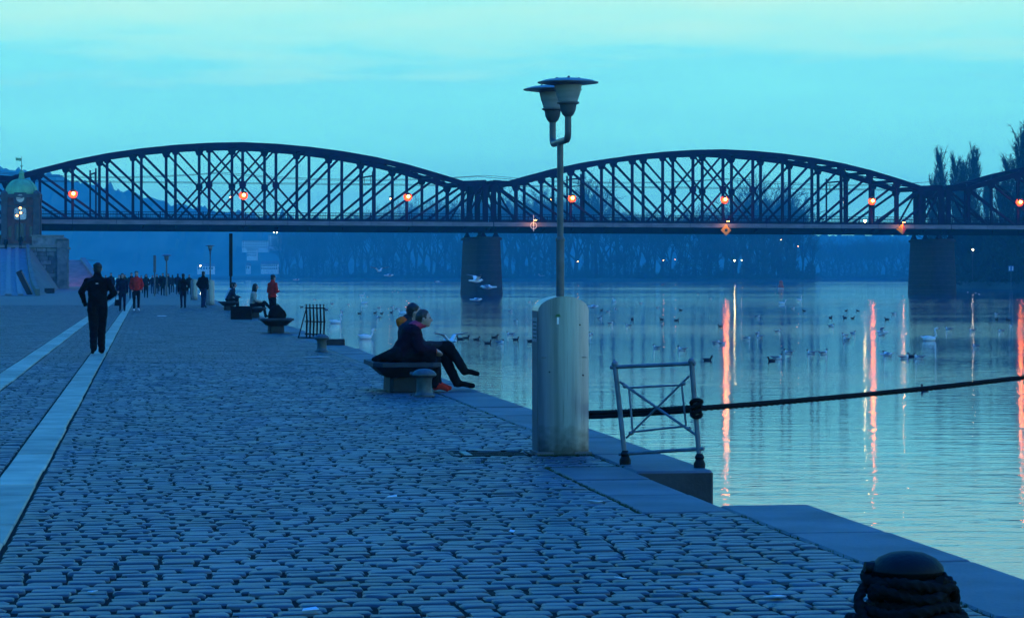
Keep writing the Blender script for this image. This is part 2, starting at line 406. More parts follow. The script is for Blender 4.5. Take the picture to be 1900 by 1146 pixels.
def sett_ring(w, d, cc):
    a, b = w / 2, d / 2; c = cc
    return np.array([(-a + c, -b), (a - c, -b), (a, -b + c * .6), (a, b - c * .6), (a - c, b), (-a + c, b), (-a, b - c * .6), (-a, -b + c * .6)])
setts = []                                               # u, v, w, d
PITCH = 0.146
nrow = int((V_COB - V_NEAR) / PITCH)
for r in range(nrow):
    v = V_NEAR + (r + 0.5) * PITCH
    segs = []
    right = U_IN - 0.01
    if V_B0 - 0.05 < v < V_B1 + 0.05: right = U_NOTCH_IN - 0.01
    l = left_limit(v)
    cuts = sorted([s for s in STRIPS])
    cur = l
    for s0, s1 in cuts:
        if s0 > cur: segs.append((cur, s0 - 0.01))
        cur = max(cur, s1 + 0.01)
    segs.append((cur, right))
    for a, b in segs:
        u = a - (random.random() * 0.12 if a == l else 0)
        first = True
        while u < b - 0.06:
            w = random.uniform(0.165, 0.265)
            if first and a != l: w = random.uniform(0.10, 0.24)
            first = False
            if b - (u + w) < 0.09: w = b - u
            if w > 0.33: w *= 0.5
            if not (3.40 < u + w / 2 < 3.80 and 21.83 < v < 22.19) and not (2.62 < u + w / 2 < 3.34 and 21.78 < v < 22.36):
                setts.append((u + w / 2, v + random.gauss(0, 0.003) + 0.008 * math.sin(u * 1.3 + r * .05), w - random.uniform(0.014, 0.034), PITCH - random.uniform(0.013, 0.026)))
            u += w
S = np.array(setts)
wx = S[:, 0] * QC - S[:, 1] * QS; wy = S[:, 0] * QS + S[:, 1] * QC
ix = CXP + FPX * wx / wy; iy = CYP + FPX * CAMZ / wy
inview = (ix > 20) & (ix < 1880) & (iy < 1140)
order = np.argsort(np.where(inview, wy, 1e9))
near_ids = set(order[:300].tolist())
templates = []
def sett_mesh(w, d, k, rich=True):
    cc = random.uniform(0.014, 0.030)
    r0 = sett_ring(w, d, cc); r1 = sett_ring(w - 0.002, d - 0.002, cc); r2 = sett_ring(w - 0.014, d - 0.012, cc * 0.9); r3 = sett_ring(w - 0.034, d - 0.028, cc * 0.7)
    jit = lambda R, s: R + RNG.normal(0, s, R.shape)
    rings = [(r0, -0.034), (jit(r1, .003), -0.0105), (jit(r2, .003), -0.0025), (jit(r3, .002), 0.0)]
    V = np.concatenate([np.c_[R, np.full(8, z) + (RNG.normal(0, .0012, 8) if z > -0.01 else 0)] for R, z in rings])
    return V
SF = []
for kk in range(3):
    for i in range(8):
        j = (i + 1) % 8; SF.append((kk * 8 + i, kk * 8 + j, kk * 8 + 8 + j, kk * 8 + 8 + i))
SF.append(tuple(range(24, 32)))
var_meshes = {}
for kw in (0.12, 0.15, 0.17, 0.19, 0.21, 0.23, 0.25, 0.28):
    for t in range(3):
        V = sett_mesh(kw, 0.126, t)
        me = bpy.data.meshes.new("cobblestone"); me.from_pydata([tuple(p) for p in V], [], SF); me.materials.append(MATS["granite_sett"])
        me.polygons.foreach_set("use_smooth", [True] * len(SF)); me.update(); me.set_sharp_from_angle(angle=math.radians(50))
        var_meshes.setdefault(kw, []).append(me)
KW = np.array(list(var_meshes))
for i in near_ids:
    u, v, w, d = S[i]
    k = float(KW[np.argmin(abs(KW - w))])
    o = place("cobblestone", random.choice(var_meshes[k]), pavement, (u, v, random.gauss(-0.001, 0.0024)))
    o.scale = (w / k * random.choice((1, -1)), d / 0.126, 1)
    if o.scale[0] < 0: o.scale[0] *= -1; o.rotation_euler = (random.gauss(0, .008), random.gauss(0, .006), math.pi + random.gauss(0, .02))
    else: o.rotation_euler = (random.gauss(0, .008), random.gauss(0, .006), random.gauss(0, .02))
# the rest joined: detailed to 45 m, plainer beyond
ids = np.array([i for i in range(len(S)) if i not in near_ids])
Vs, Ls, St, To = [], [], [], []; nv = nl = 0
cache = [[sett_mesh(kw, 0.126, t) for t in range(4)] for kw in KW]
SFL = np.array([i for f in SF for i in f]); SFT = np.array([len(f) for f in SF]); SFS = np.r_[0, np.cumsum(SFT)[:-1]]
LF = [(0, 1, 5, 4), (1, 2, 6, 5), (2, 3, 7, 6), (3, 0, 4, 7), (4, 5, 6, 7)]
LFL = np.array([i for f in LF for i in f]); LFT = np.full(5, 4); LFS = np.arange(5) * 4
for i in ids:
    u, v, w, d = S[i]
    if v < 46:
        q = int(np.argmin(abs(KW - w))); V = cache[q][random.randrange(4)].copy()
        V[:, 0] *= w / KW[q]; V[:, 1] *= d / 0.126
        V[:, 2] += V[:, 0] * random.gauss(0, .006) + V[:, 1] * random.gauss(0, .008) + random.gauss(-.001, .0024)
        fl, ft, fs = SFL, SFT, SFS
    else:
        a, b, t = w / 2, d / 2, 0.004
        V = np.array([(-a, -b, -.03), (a, -b, -.03), (a, b, -.03), (-a, b, -.03), (-a + t, -b + t, 0), (a - t, -b + t, 0), (a - t, b - t, 0), (-a + t, b - t, 0)])
        V[:, 2] += random.gauss(-.001, .0012)
        fl, ft, fs = LFL, LFT, LFS
    V = V + (u, v, 0)
    Vs.append(V); Ls.append(fl + nv); St.append(fs + nl); To.append(ft); nv += len(V); nl += len(fl)
field = place("cobblestone_field", np_mesh("cobblestone_field", np.concatenate(Vs), np.concatenate(Ls), np.concatenate(St), np.concatenate(To), "granite_sett"), pavement)
tag(field, "smaller cobblestones further along the quay", kind="stuff")

# two smooth granite strips let into the cobbles
for (s0, s1), lab in zip(STRIPS, ("pale granite paving strip running along the quay beneath the walking man", "second pale granite paving strip, nearer the embankment side of the quay")):
    st = MB().box((s0, -12, -0.06), (s1, 560, -0.03)).build("paving_strip", "sett_joint", rz=QA)
    tag(st, lab, kind="structure")
    v = -2.0; k = 0
    while v < 540:
        ln = random.uniform(0.9, 2.2) if v < 120 else 60
        MB().cbox((s0 + .004, v + .003, -0.028), (s1 - .004 + random.uniform(-.010, .008), v + ln - .007, 0.004 + random.uniform(-.003, .003)), 0.009).build("slab", "granite_slab", st)
        v += ln

# quay wall with coping stones and the landing notch
wall = MB()
wz = -2.2
wall.box((U_IN - 0.4, -15, wz), (U_EDGE - 0.03, V_N0 - 0.012, -0.305))
wall.box((U_NOTCH_IN - 0.3, V_N0 - 0.012, wz), (U_IN - 0.02, V_N1 + 0.012, -0.305))
wall.box((U_IN - 0.4, V_N1 + 0.012, wz), (U_EDGE - 0.03, 600, -0.305))
qwall = wall.build("quay_wall", "quay_masonry", rz=QA)
tag(qwall, "granite quay wall dropping to the river", kind="structure")
def coping(u0, v0, u1, v1, z=0.0):
    m = MB(); m.cbox((u0 + .003, v0 + .011, -0.30), (u1 + random.uniform(-.016, .006), v1 - .011, z + random.uniform(-.006, .006)), 0.018)
    m.m = [1 if (i >= 2 and i < 10) else 0 for i in range(len(m.f))]        # upright faces get a darker stone, shade put into the colour
    m.build("coping_stone", ["coping_granite", "shaded_stone"], qwall)
v = V_N0
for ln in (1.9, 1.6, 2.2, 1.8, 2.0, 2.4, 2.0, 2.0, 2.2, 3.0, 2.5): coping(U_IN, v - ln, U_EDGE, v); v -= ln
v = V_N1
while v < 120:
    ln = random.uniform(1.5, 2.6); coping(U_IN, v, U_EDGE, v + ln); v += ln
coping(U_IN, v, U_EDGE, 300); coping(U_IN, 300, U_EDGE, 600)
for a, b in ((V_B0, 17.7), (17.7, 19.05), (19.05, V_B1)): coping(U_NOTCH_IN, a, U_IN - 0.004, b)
# landing step seen inside the notch
MB().box((U_IN - 0.02, V_N0, -1.6), (U_EDGE - 0.25, V_N1, -0.95)).build("landing_step", "quay_masonry", qwall)

# far bank and terrain
def bank(name, pts, label, depth=900, top=0.3):
    b = MB(); vs = []; fs = []
    P = [px(x, CYP, Y) for x, Y in pts]
    for p in P:
        k = p.y
        vs += [(p.x, p.y, WATER_Z - 0.6), (p.x * (1 + 6 / k), p.y + 6, top), (p.x * (1 + 60 / k), p.y + 60, top + 1.6), (p.x * (1 + depth / k), p.y + depth, top + 2.5)]
    for i in range(len(P) - 1):
        for j in range(3): a = i * 4 + j; fs.append((a, a + 4, a + 5, a + 1))
    o = b.add(vs, fs).build(name, "bank_soil", smooth=True); tag(o, label, kind="structure"); return o
SHORE = [(330, 2350), (430, 2150), (520, 1950), (700, 1700), (950, 1550), (1200, 1300), (1420, 1200), (1510, 1250), (1525, 1850), (1640, 1900), (1700, 1500), (1740, 700), (1790, 560), (1900, 520), (2100, 480), (2600, 400)]
bank("far_bank", SHORE, "wooded far bank of the river")
def shore_y(x):
    for (x0, y0), (x1, y1) in zip(SHORE, SHORE[1:]):
        if x0 <= x <= x1: return y0 + (y1 - y0) * (x - x0) / (x1 - x0)
    return 2300

def hill(name, prof, Y, label, depth=500, seed=1, rough=3.0):
    """ridge with wooded, bumpy crest; prof: (photo x, photo y of the crest)"""
    rng = np.random.default_rng(seed); xs = np.linspace(prof[0][0], prof[-1][0], 260)
    ys = np.interp(xs, [p[0] for p in prof], [p[1] for p in prof])
    vs, fs = [], []; nr = 22
    for i, (x, y) in enumerate(zip(xs, ys)):
        top = px(x, y, Y).z
        for j in range(nr):
            f = j / (nr - 1)
            yy = Y - 260 + 260 * min(f / 0.7, 1) + max(0, f - .7) / .3 * depth
            h = (top * math.sin(min(f / 0.7, 1) * math.pi / 2) ** 1.3) if f <= .7 else top * (1 - 0.25 * (f - .7) / .3)
            h += rng.normal(0, rough) * (0.3 + min(f / .7, 1)) * (1 if f > .02 else 0)
            vs.append(((x - CXP) / FPX * Y * (yy / Y) ** 0.3, yy, max(h, WATER_Z - .2)))
    for i in range(len(xs) - 1):
        for j in range(nr - 1): a = i * nr + j; fs.append((a, a + nr, a + nr + 1, a + 1))
    o = MB().add(vs, fs).build(name, "hill_wood", smooth=True); tag(o, label, kind="structure")
# embankment wall on the town side, out of frame at the left
ew = MB(); ew.box((-24.0, -60, -.2), (-23.0, 196, 6.2)).build("embankment_wall", "tower_stone", rz=QA)
ob = COL.objects["embankment_wall"]; tag(ob, "high stone embankment wall on the town side of the quay", kind="structure")
MB().box((-24.2, -60, 6.201), (-22.8, 196, 6.5)).build("wall_cap", "tower_stone", ob)
hill("hills", [(-900, 300), (-300, 310), (0, 315), (80, 322), (110, 331), (150, 343), (215, 353), (250, 364), (330, 384), (430, 398), (520, 404), (640, 420), (760, 450), (860, 480)], 2900, "hazy wooded hill beyond the bridge at the left", seed=3)
hill("hills", [(480, 470), (600, 440), (800, 430), (1100, 425), (1450, 432), (1540, 443), (1640, 440), (1760, 430), (2000, 410), (2600, 400)], 3000, "faint distant ridge behind the far bank trees", seed=5)

# ------------------------------------------------------------------ railway bridge
BA = 0.28071; BO = Vector((-3.2175, 359.84, 0)); BW = 8.66
BC, BS = math.cos(BA), math.sin(BA)
def b2w(s, t, z): return Vector((BO.x + s * BC - t * BS, BO.y + s * BS + t * BC, z))
UN = 4.66
KN = [0, UN, 2 * UN, 3 * UN, 4 * UN, 5 * UN, 5 * UN + .94 * UN, 5 * UN + 1.75 * UN, 5 * UN + 2.465 * UN]
HALF = KN[8]; GAP = 1.2
TOPZ = [20.10, 19.95, 19.60, 19.06, 18.33, 17.33, 16.16, 15.08, 15.25]
CH = 0.72
def ks(i): return math.copysign(KN[abs(i)], i)
def zt(i): return TOPZ[abs(i)] - CH / 2
ZB = 8.75
def make_span(c, label):
    root = empty("bridge_span", b2w(c, 0, 0), BA)
    tag(root, label, "bridge", "arched truss spans of the railway bridge")
    shared = {}
    for t, tl in ((0.0, "truss facing the lamp post"), (BW, "truss on the far side of the tracks")):
        ch = MB()
        for i in range(-8, 8):
            ch.bar((ks(i), t, zt(i)), (ks(i + 1), t, zt(i + 1)), 0.55, CH, up=(0, 0, 1))
        truss = ch.build("truss", "bridge_steel", root); truss["label"] = tl
        MB().box((-HALF - .3, t - .27, ZB - .38), (HALF + .3, t + .27, ZB + .38)).build("bottom_chord", "bridge_steel", truss)
        for i in range(-8, 9):
            w = 0.34 if abs(i) < 7 else (0.45 if abs(i) == 7 else 0.75)
            b = MB()
            zz0, zz1 = ZB + .38, zt(i) - CH / 2 + .05
            b.box((ks(i) - w / 2, t - .2, zz0), (ks(i) + w / 2, t + .2, zz1)).build("vertical", "bridge_steel", truss)
            # gusset plates
            g = MB(); x = ks(i); z = zt(i) - CH / 2 + 0.1
            for tt in (t - .24, t + .2):
                prof = [(x - .62, z), (x + .62, z), (x + .30, z - .75), (x - .30, z - .75)]
                g.add([(p[0], tt, p[1]) for p in prof] + [(p[0], tt + .04, p[1]) for p in prof],
                      [(0, 1, 2, 3), (7, 6, 5, 4), (0, 4, 5, 1), (1, 5, 6, 2), (2, 6, 7, 3), (3, 7, 4, 0)])
            g.build("gusset_plate", "bridge_steel", truss)
        for i in range(-8, 1):
            for sg in (1, -1):
                a = (sg * ks(i), t + .08 * sg, zt(i) - .3); e = (sg * ks(i + 2), t + .08 * sg, ZB + .3)
                MB().bar(a, e, 0.22, 0.31 if i < -2 else 0.24, up=(0, 0, 1)).build("diagonal", "bridge_steel", truss)
        for sg in (1, -1):
            MB().bar((sg * ks(-8), t - .1, zt(8) - .3), (sg * ks(-7), t - .1, ZB + .3), 0.2, 0.25).build("diagonal", "bridge_steel", truss)
        for i in (-1, 0, 1):                              # plates where the crossing diagonals meet
            zc = (zt(i) + ZB) / 2
            MB().prism([(ks(i) + .52 * math.cos(k * math.pi / 4 + .39), .52 * math.sin(k * math.pi / 4 + .39)) for k in range(8)], -.03, .03)
            g = MB(); n = 8; vs = []
            for tt in (t - .26, t + .26):
                vs += [(ks(i) + .48 * math.cos(k * math.pi / 4 + .39), tt, zc + .55 * math.sin(k * math.pi / 4 + .39)) for k in range(8)]
            g.add(vs, [tuple(range(8)), tuple(range(15, 7, -1))] + [(k, k + 8, (k + 1) % 8 + 8, (k + 1) % 8) for k in range(8)])
            g.build("crossing_plate", "bridge_steel", truss)
    # wind bracing between the top chords
    for i in range(-7, 8):
        MB().bar((ks(i), .2, zt(i)), (ks(i), BW - .2, zt(i)), 0.30, 0.42).build("top_strut", "bridge_steel", root)
    for i in range(-7, 7):
        for a, b in ((.2, BW - .2), (BW - .2, .2)):
            MB().bar((ks(i), a, zt(i) + .05), (ks(i + 1), b, zt(i + 1) + .05), 0.16, 0.16).build("wind_brace", "bridge_steel", root)
    for i in (-8, 8):
        p = MB(); p.box((ks(i) - .25, .2, zt(8) - 1.3), (ks(i) + .25, BW - .2, zt(8) + .3)).build("portal_beam", "bridge_steel", root)
        for a, b in ((.3, 2.6), (BW - .3, BW - 2.6)):
            MB().bar((ks(i), a, 11.2), (ks(i), b, zt(8) - 1.2), .2, .25).build("portal_brace", "bridge_steel", root)
    # floor
    MB().box((-HALF - .5, .3, 8.35), (HALF + .5, BW - .3, 8.85)).build("track_deck", "bridge_deck", root)
    MB().box((-HALF - .5, -.42, 7.87), (HALF + .5, -.28, 8.62)).build("edge_girder", "bridge_deck", root)
    MB().box((-HALF - .5, BW + .28, 7.87), (HALF + .5, BW + .42, 8.62)).build("edge_girder", "bridge_deck", root)
    for i in range(-8, 9):
        MB().box((ks(i) - .18, -.26, 7.92), (ks(i) + .18, BW + .26, 8.34)).build("floor_beam", "bridge_deck", root)
        MB().add([(ks(i) - .06, -2.15, 8.50), (ks(i) + .06, -2.15, 8.50), (ks(i) + .06, -.43, 8.60), (ks(i) - .06, -.43, 8.60), (ks(i) - .06, -.43, 7.95), (ks(i) + .06, -.43, 7.95)],
                 [(3, 2, 1, 0), (4, 5, 1, 0)[::1], (0, 3, 4), (1, 5, 2), (2, 5, 4, 3)]).build("walkway_bracket", "bridge_deck", root)
    # walkways either side with fascia panels and railings
    for t0, t1, tf in ((-2.2, -.45, -2.28), (BW + .45, BW + 2.2, BW + 2.28)):
        MB().box((-HALF - .5, t0, 8.62), (HALF + .5, t1, 8.80)).build("walkway", "bridge_deck", root)
        x = -HALF - .55
        n = 12; step = (2 * HALF + 1.1) / n
        for k in range(n):
            MB().box((x + .03, tf - .05, 8.63), (x + step - .03, tf + .05, 9.22)).build("fascia_panel", "fascia_grey", root)
            x += step
        r = MB()
        r.box((-HALF - .5, tf - .03, 10.30), (HALF + .5, tf + .03, 10.38))
        rail = r.build("railing", "bridge_steel", root)
        MB().box((-HALF - .5, tf - .025, 9.90), (HALF + .5, tf + .025, 9.95)).build("rail", "bridge_steel", rail)
        MB().box((-HALF - .5, tf - .025, 9.50), (HALF + .5, tf + .025, 9.55)).build("rail", "bridge_steel", rail)
        pm = MB().box((-.05, -.05, 9.20), (.05, .05, 10.42)).mesh("post", "bridge_steel")
        for k in range(25):
            place("post", pm, rail, (-HALF - .4 + k * (2 * HALF + .8) / 24, tf, 0))
        nb = MB()
        for k in range(300): 
            xx = -HALF - .4 + k * (2 * HALF + .8) / 299; nb.box((xx - .016, tf - .012, 9.24), (xx + .016, tf + .012, 10.30))
        tag(nb.build("baluster_row", "bridge_steel", rail), kind="stuff")
    # parapet screens beside the tracks
    MB().box((-HALF - .5, .34, 8.86), (HALF + .5, .40, 9.55)).build("track_screen", "bridge_steel", root)
    return root
CL, CR = -(HALF + GAP / 2), HALF + GAP / 2
C3 = 3 * (HALF + GAP / 2)
make_span(CL, "arched truss bridge span reaching from the clock tower to the first stone pier")
make_span(CR, "middle arched truss bridge span between the two stone piers, behind the lamp post")
make_span(C3, "truss bridge span leaving the frame beside the tall poplars")

def make_pier(s, label, near=True):
    root = empty("bridge_pier", b2w(s, 0, 0), BA); tag(root, label, "bridge pier", "stone piers of the railway bridge")
    def outline(h, a, b):
        pts = []
        for k in range(13):
            th = -math.pi + math.pi * k / 12; pts.append((h * math.cos(th), a + h * 0.95 * math.sin(th)))
        for k in range(13):
            th = math.pi * k / 12; pts.append((h * math.cos(th), b + h * 0.95 * math.sin(th)))
        return pts
    z0 = WATER_Z - 1.5; courses = 13; zt_ = 6.75
    for k in range(courses):                             # courses of dressed stone
        f0, f1 = k / courses, (k + 1) / courses
        h0, h1 = 2.15 - .45 * f0, 2.15 - .45 * f1
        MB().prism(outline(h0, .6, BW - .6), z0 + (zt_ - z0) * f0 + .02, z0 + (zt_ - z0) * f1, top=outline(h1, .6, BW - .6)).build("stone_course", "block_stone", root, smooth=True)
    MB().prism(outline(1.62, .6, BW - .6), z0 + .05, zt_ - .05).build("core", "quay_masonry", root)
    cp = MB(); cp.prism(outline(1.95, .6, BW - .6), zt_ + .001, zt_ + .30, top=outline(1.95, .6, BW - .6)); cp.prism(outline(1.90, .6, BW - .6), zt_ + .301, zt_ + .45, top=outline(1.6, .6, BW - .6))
    cp.build("pier_cap", "block_stone", root, smooth=True)
    for t in (0.0, BW):
        for ds in (-.95, .95):
            MB().add([(ds - .42, t - .35, zt_ + .45), (ds + .42, t - .35, zt_ + .45), (ds + .42, t + .35, zt_ + .45), (ds - .42, t + .35, zt_ + .45),
                      (ds - .16, t - .3, zt_ + 1.0), (ds + .16, t - .3, zt_ + 1.0), (ds + .16, t + .3, zt_ + 1.0), (ds - .16, t + .3, zt_ + 1.0),
                      (ds - .34, t - .3, 8.36), (ds + .34, t - .3, 8.36), (ds + .34, t + .3, 8.36), (ds - .34, t + .3, 8.36)],
                     [(3, 2, 1, 0)] + [(i, (i + 1) % 4, 4 + (i + 1) % 4, 4 + i) for i in range(4)] + [(4 + i, 4 + (i + 1) % 4, 8 + (i + 1) % 4, 8 + i) for i in range(4)] + [(8, 9, 10, 11)]).build("bearing", "bridge_steel", root)
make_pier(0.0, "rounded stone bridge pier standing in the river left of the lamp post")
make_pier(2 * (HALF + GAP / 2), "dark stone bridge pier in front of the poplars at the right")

# lamps on the bridge
def bridge_lamp(s, side, label, group, small=False):
    t = -0.55 if side == 0 else BW + 0.55
    root = empty("bridge_lamp", b2w(s, t, 0), BA); tag(root, label, "lamp", group)
    d = 1 if side == 0 else -1
    arm = MB().bar((0, .35 * d, 12.2), (0, -.35 * d, 12.95), .07, .07); arm.build("bracket", "bridge_steel", root)
    MB().lathe([(.30, 12.98), (.24, 13.10), (.05, 13.16)], 12, (0, -.45 * d, 0)).build("hood", "bridge_steel", root)
    g = MB().ball((0, -.45 * d, 12.78), (.21, .21, .21) if not small else (.10, .10, .10), 12, 8).build("globe", "sodium" if not small else "sodium_small", root, smooth=True)
    if not small:
        ld = bpy.data.lights.new("bridge_lamp_light", 'POINT'); ld.energy = 150; ld.color = (1.0, 0.20, 0.04); ld.shadow_soft_size = .25
        lo = bpy.data.objects.new("light", ld); COL.objects.link(lo); lo.parent = root; lo.location = (0, -.80 * d, 12.72)
        MB().tube([(0, -.13 * d, 12.74), (0, -.09 * d, 12.74)], [.62, .56], 20).build("halo_disc", "halo_red", root)  # added disc imitating the red halo round the globe
names = {(0, -5): "orange lamp on the bridge truss beside the clock tower", (0, 0): "orange lamp glowing at the middle of the left truss span",
         (0, 5): "orange lamp on the left truss span near the first pier", (1, -5): "orange lamp on the truss just right of the lamp post",
         (1, 0): "orange lamp at the middle of the central truss span", (1, 5): "orange lamp on the central truss span near the right pier",
         (2, -5): "orange lamp on the right truss span at the picture edge"}
for (sp, i), lab in names.items():
    bridge_lamp((CL, CR, C3)[sp] + ks(i), 0, lab, "orange lamps along the bridge walkway")
fn = {(0, 0): "small amber lamp behind the middle of the left span", (0, 5): "small amber lamp behind the left span near the pier",
      (1, -5): "small amber lamp behind the truss beside the lamp post", (1, 5): "small amber lamp behind the central span near the right pier"}
for (sp, i), lab in fn.items():
    bridge_lamp((CL, CR, C3)[sp] + ks(i), 1, lab, "small amber lamps on the far bridge walkway", True)

# navigation signs hung on the fascia, each lit by its own lamp
def nav_sign(pxx, py, label, fold, ring=False):
    # find s where the sign's photo direction meets the fascia plane t = -2.45
    k = (pxx - CXP) / FPX; t = -2.45
    s = (k * (BO.y + t * BC) - (BO.x - t * BS)) / (BC - k * BS)
    p = b2w(s, t, 0); z = CAMZ - (py - CYP) / FPX * p.y
    root = empty("navigation_sign", (p.x, p.y, 0), BA); tag(root, label, "sign", "navigation signs under the bridge walkway")
    h = .80
    if ring:
        m = MB(); m.tube([(.45 * math.cos(a), 0, z - .2 + .45 * math.sin(a)) for a in np.linspace(0, 2 * math.pi, 25)], .05, 6, cap=False); m.build("ring", "sign_white", root, smooth=True)
        MB().box((-.05, -.05, z - 1.0), (.05, .0, z + 1.3)).build("mast", "sign_white", root)
    else:
        y1 = -.55 if fold else -.06
        m = MB().add([(-h, 0, z), (0, y1, z - h), (0, y1, z + h), (-h, .04, z), (0, y1 + .04, z - h), (0, y1 + .04, z + h)], [(0, 1, 2), (5, 4, 3), (0, 3, 4, 1), (0, 2, 5, 3)]); m.build("left_face", "sign_orange", root)
        m = MB().add([(h, 0, z), (0, y1, z + h), (0, y1, z - h), (h, .04, z), (0, y1 + .04, z + h), (0, y1 + .04, z - h)], [(0, 1, 2), (5, 4, 3), (0, 3, 4, 1), (0, 2, 5, 3)]); m.build("right_face", "sign_red" if fold else "sign_orange", root)
        if not fold:
            MB().box((-.2, -.11, z - .2), (.2, -.07, z + .2)).build("symbol", "clock_black", root)
    MB().bar((0, .1, 9.25), (0, -.95, 9.62), .05, .05).build("lamp_arm", "bridge_steel", root)
    MB().box((-.22, -1.05, 9.55), (.22, -.85, 9.66)).build("lamp_housing", "bridge_steel", root)
    MB().box((-.18, -1.03, 9.52), (.18, -.87, 9.549)).build("lamp_tube", "sodium_small", root)
    ld = bpy.data.lights.new("sign_light", 'POINT'); ld.energy = 90; ld.color = (1.0, 0.38, 0.07); ld.shadow_soft_size = .1
    lo = bpy.data.objects.new("light", ld); COL.objects.link(lo); lo.parent = root; lo.location = (0, -1.0, 9.4)
nav_sign(1347, 427, "lit orange diamond sign with dark centre under the central span", False)
nav_sign(1672, 425, "two-toned orange and red diamond sign beside the right pier", True)
nav_sign(990, 416, "lit ring-shaped navigation sign just left of the lamp post", False, True)

# overhead line
for k, (c, i, lab) in enumerate(((CL, -4.3, "overhead line gantry inside the left span near the clock tower"), (CL, 4.0, "overhead line gantry inside the left span near the pier"),
                              (CR, -4.6, "overhead line gantry just right of the lamp post"), (CR, 4.2, "overhead line gantry inside the central span near the right pier"))):
    s = c + i * UN
    root = empty("catenary_gantry", b2w(s, 0, 0), BA); tag(root, lab, "gantry", "overhead line gantries on the bridge")
    for t in (1.0, BW - 1.0): MB().box((-.1, t - .1, 8.851), (.1, t + .1, 16.3)).build("mast", "bridge_steel", root)
    MB().box((-.08, .6, 15.6), (.08, BW - .6, 15.8)).build("cross_beam", "bridge_steel", root)
    for t in (2.3, BW - 2.3):
        MB().bar((0, t, 15.6), (0, t, 14.6), .06, .06).build("drop_arm", "bridge_steel", root)
        MB().bar((-.8, t, 14.65), (.8, t, 14.65), .05, .05).build("insulator_bar", "bridge_steel", root)
for t, lab in ((2.3, "overhead wires above the track on the camera side of the bridge"), (BW - 2.3, "overhead wires above the track on the far side of the bridge")):
    root = empty("overhead_wire", b2w(0, 0, 0), BA); tag(root, lab, "wire", "overhead wires of the railway")
    MB().tube([(x, t, 14.6) for x in (-72, 0, 72, 142)], .035, 5).build("contact_wire", "wire", root)
    for a, b in ((-72, -38), (-38, 0), (0, 38), (38, 72), (72, 142)):
        MB().tube([(a + (b - a) * f, t, 16.0 - 3.2 * f * (1 - f)) for f in np.linspace(0, 1, 9)], .03, 5).build("messenger_wire", "wire", root)
# signal light low on the far walkway
root = empty("signal_light", (0, 0, 0)); tag(root, "bright pale yellow light low on the bridge left of the right pier", "lamp")
p = px(1605, 410, BO.y + 26); MB().ball(p, .16, 10, 8).build("bulb", "lamp_yellow", root, smooth=True)
MB().box((p.x - .05, p.y + .1, 8.8), (p.x + .05, p.y + .2, p.z + .1)).build("stem", "bridge_steel", root)

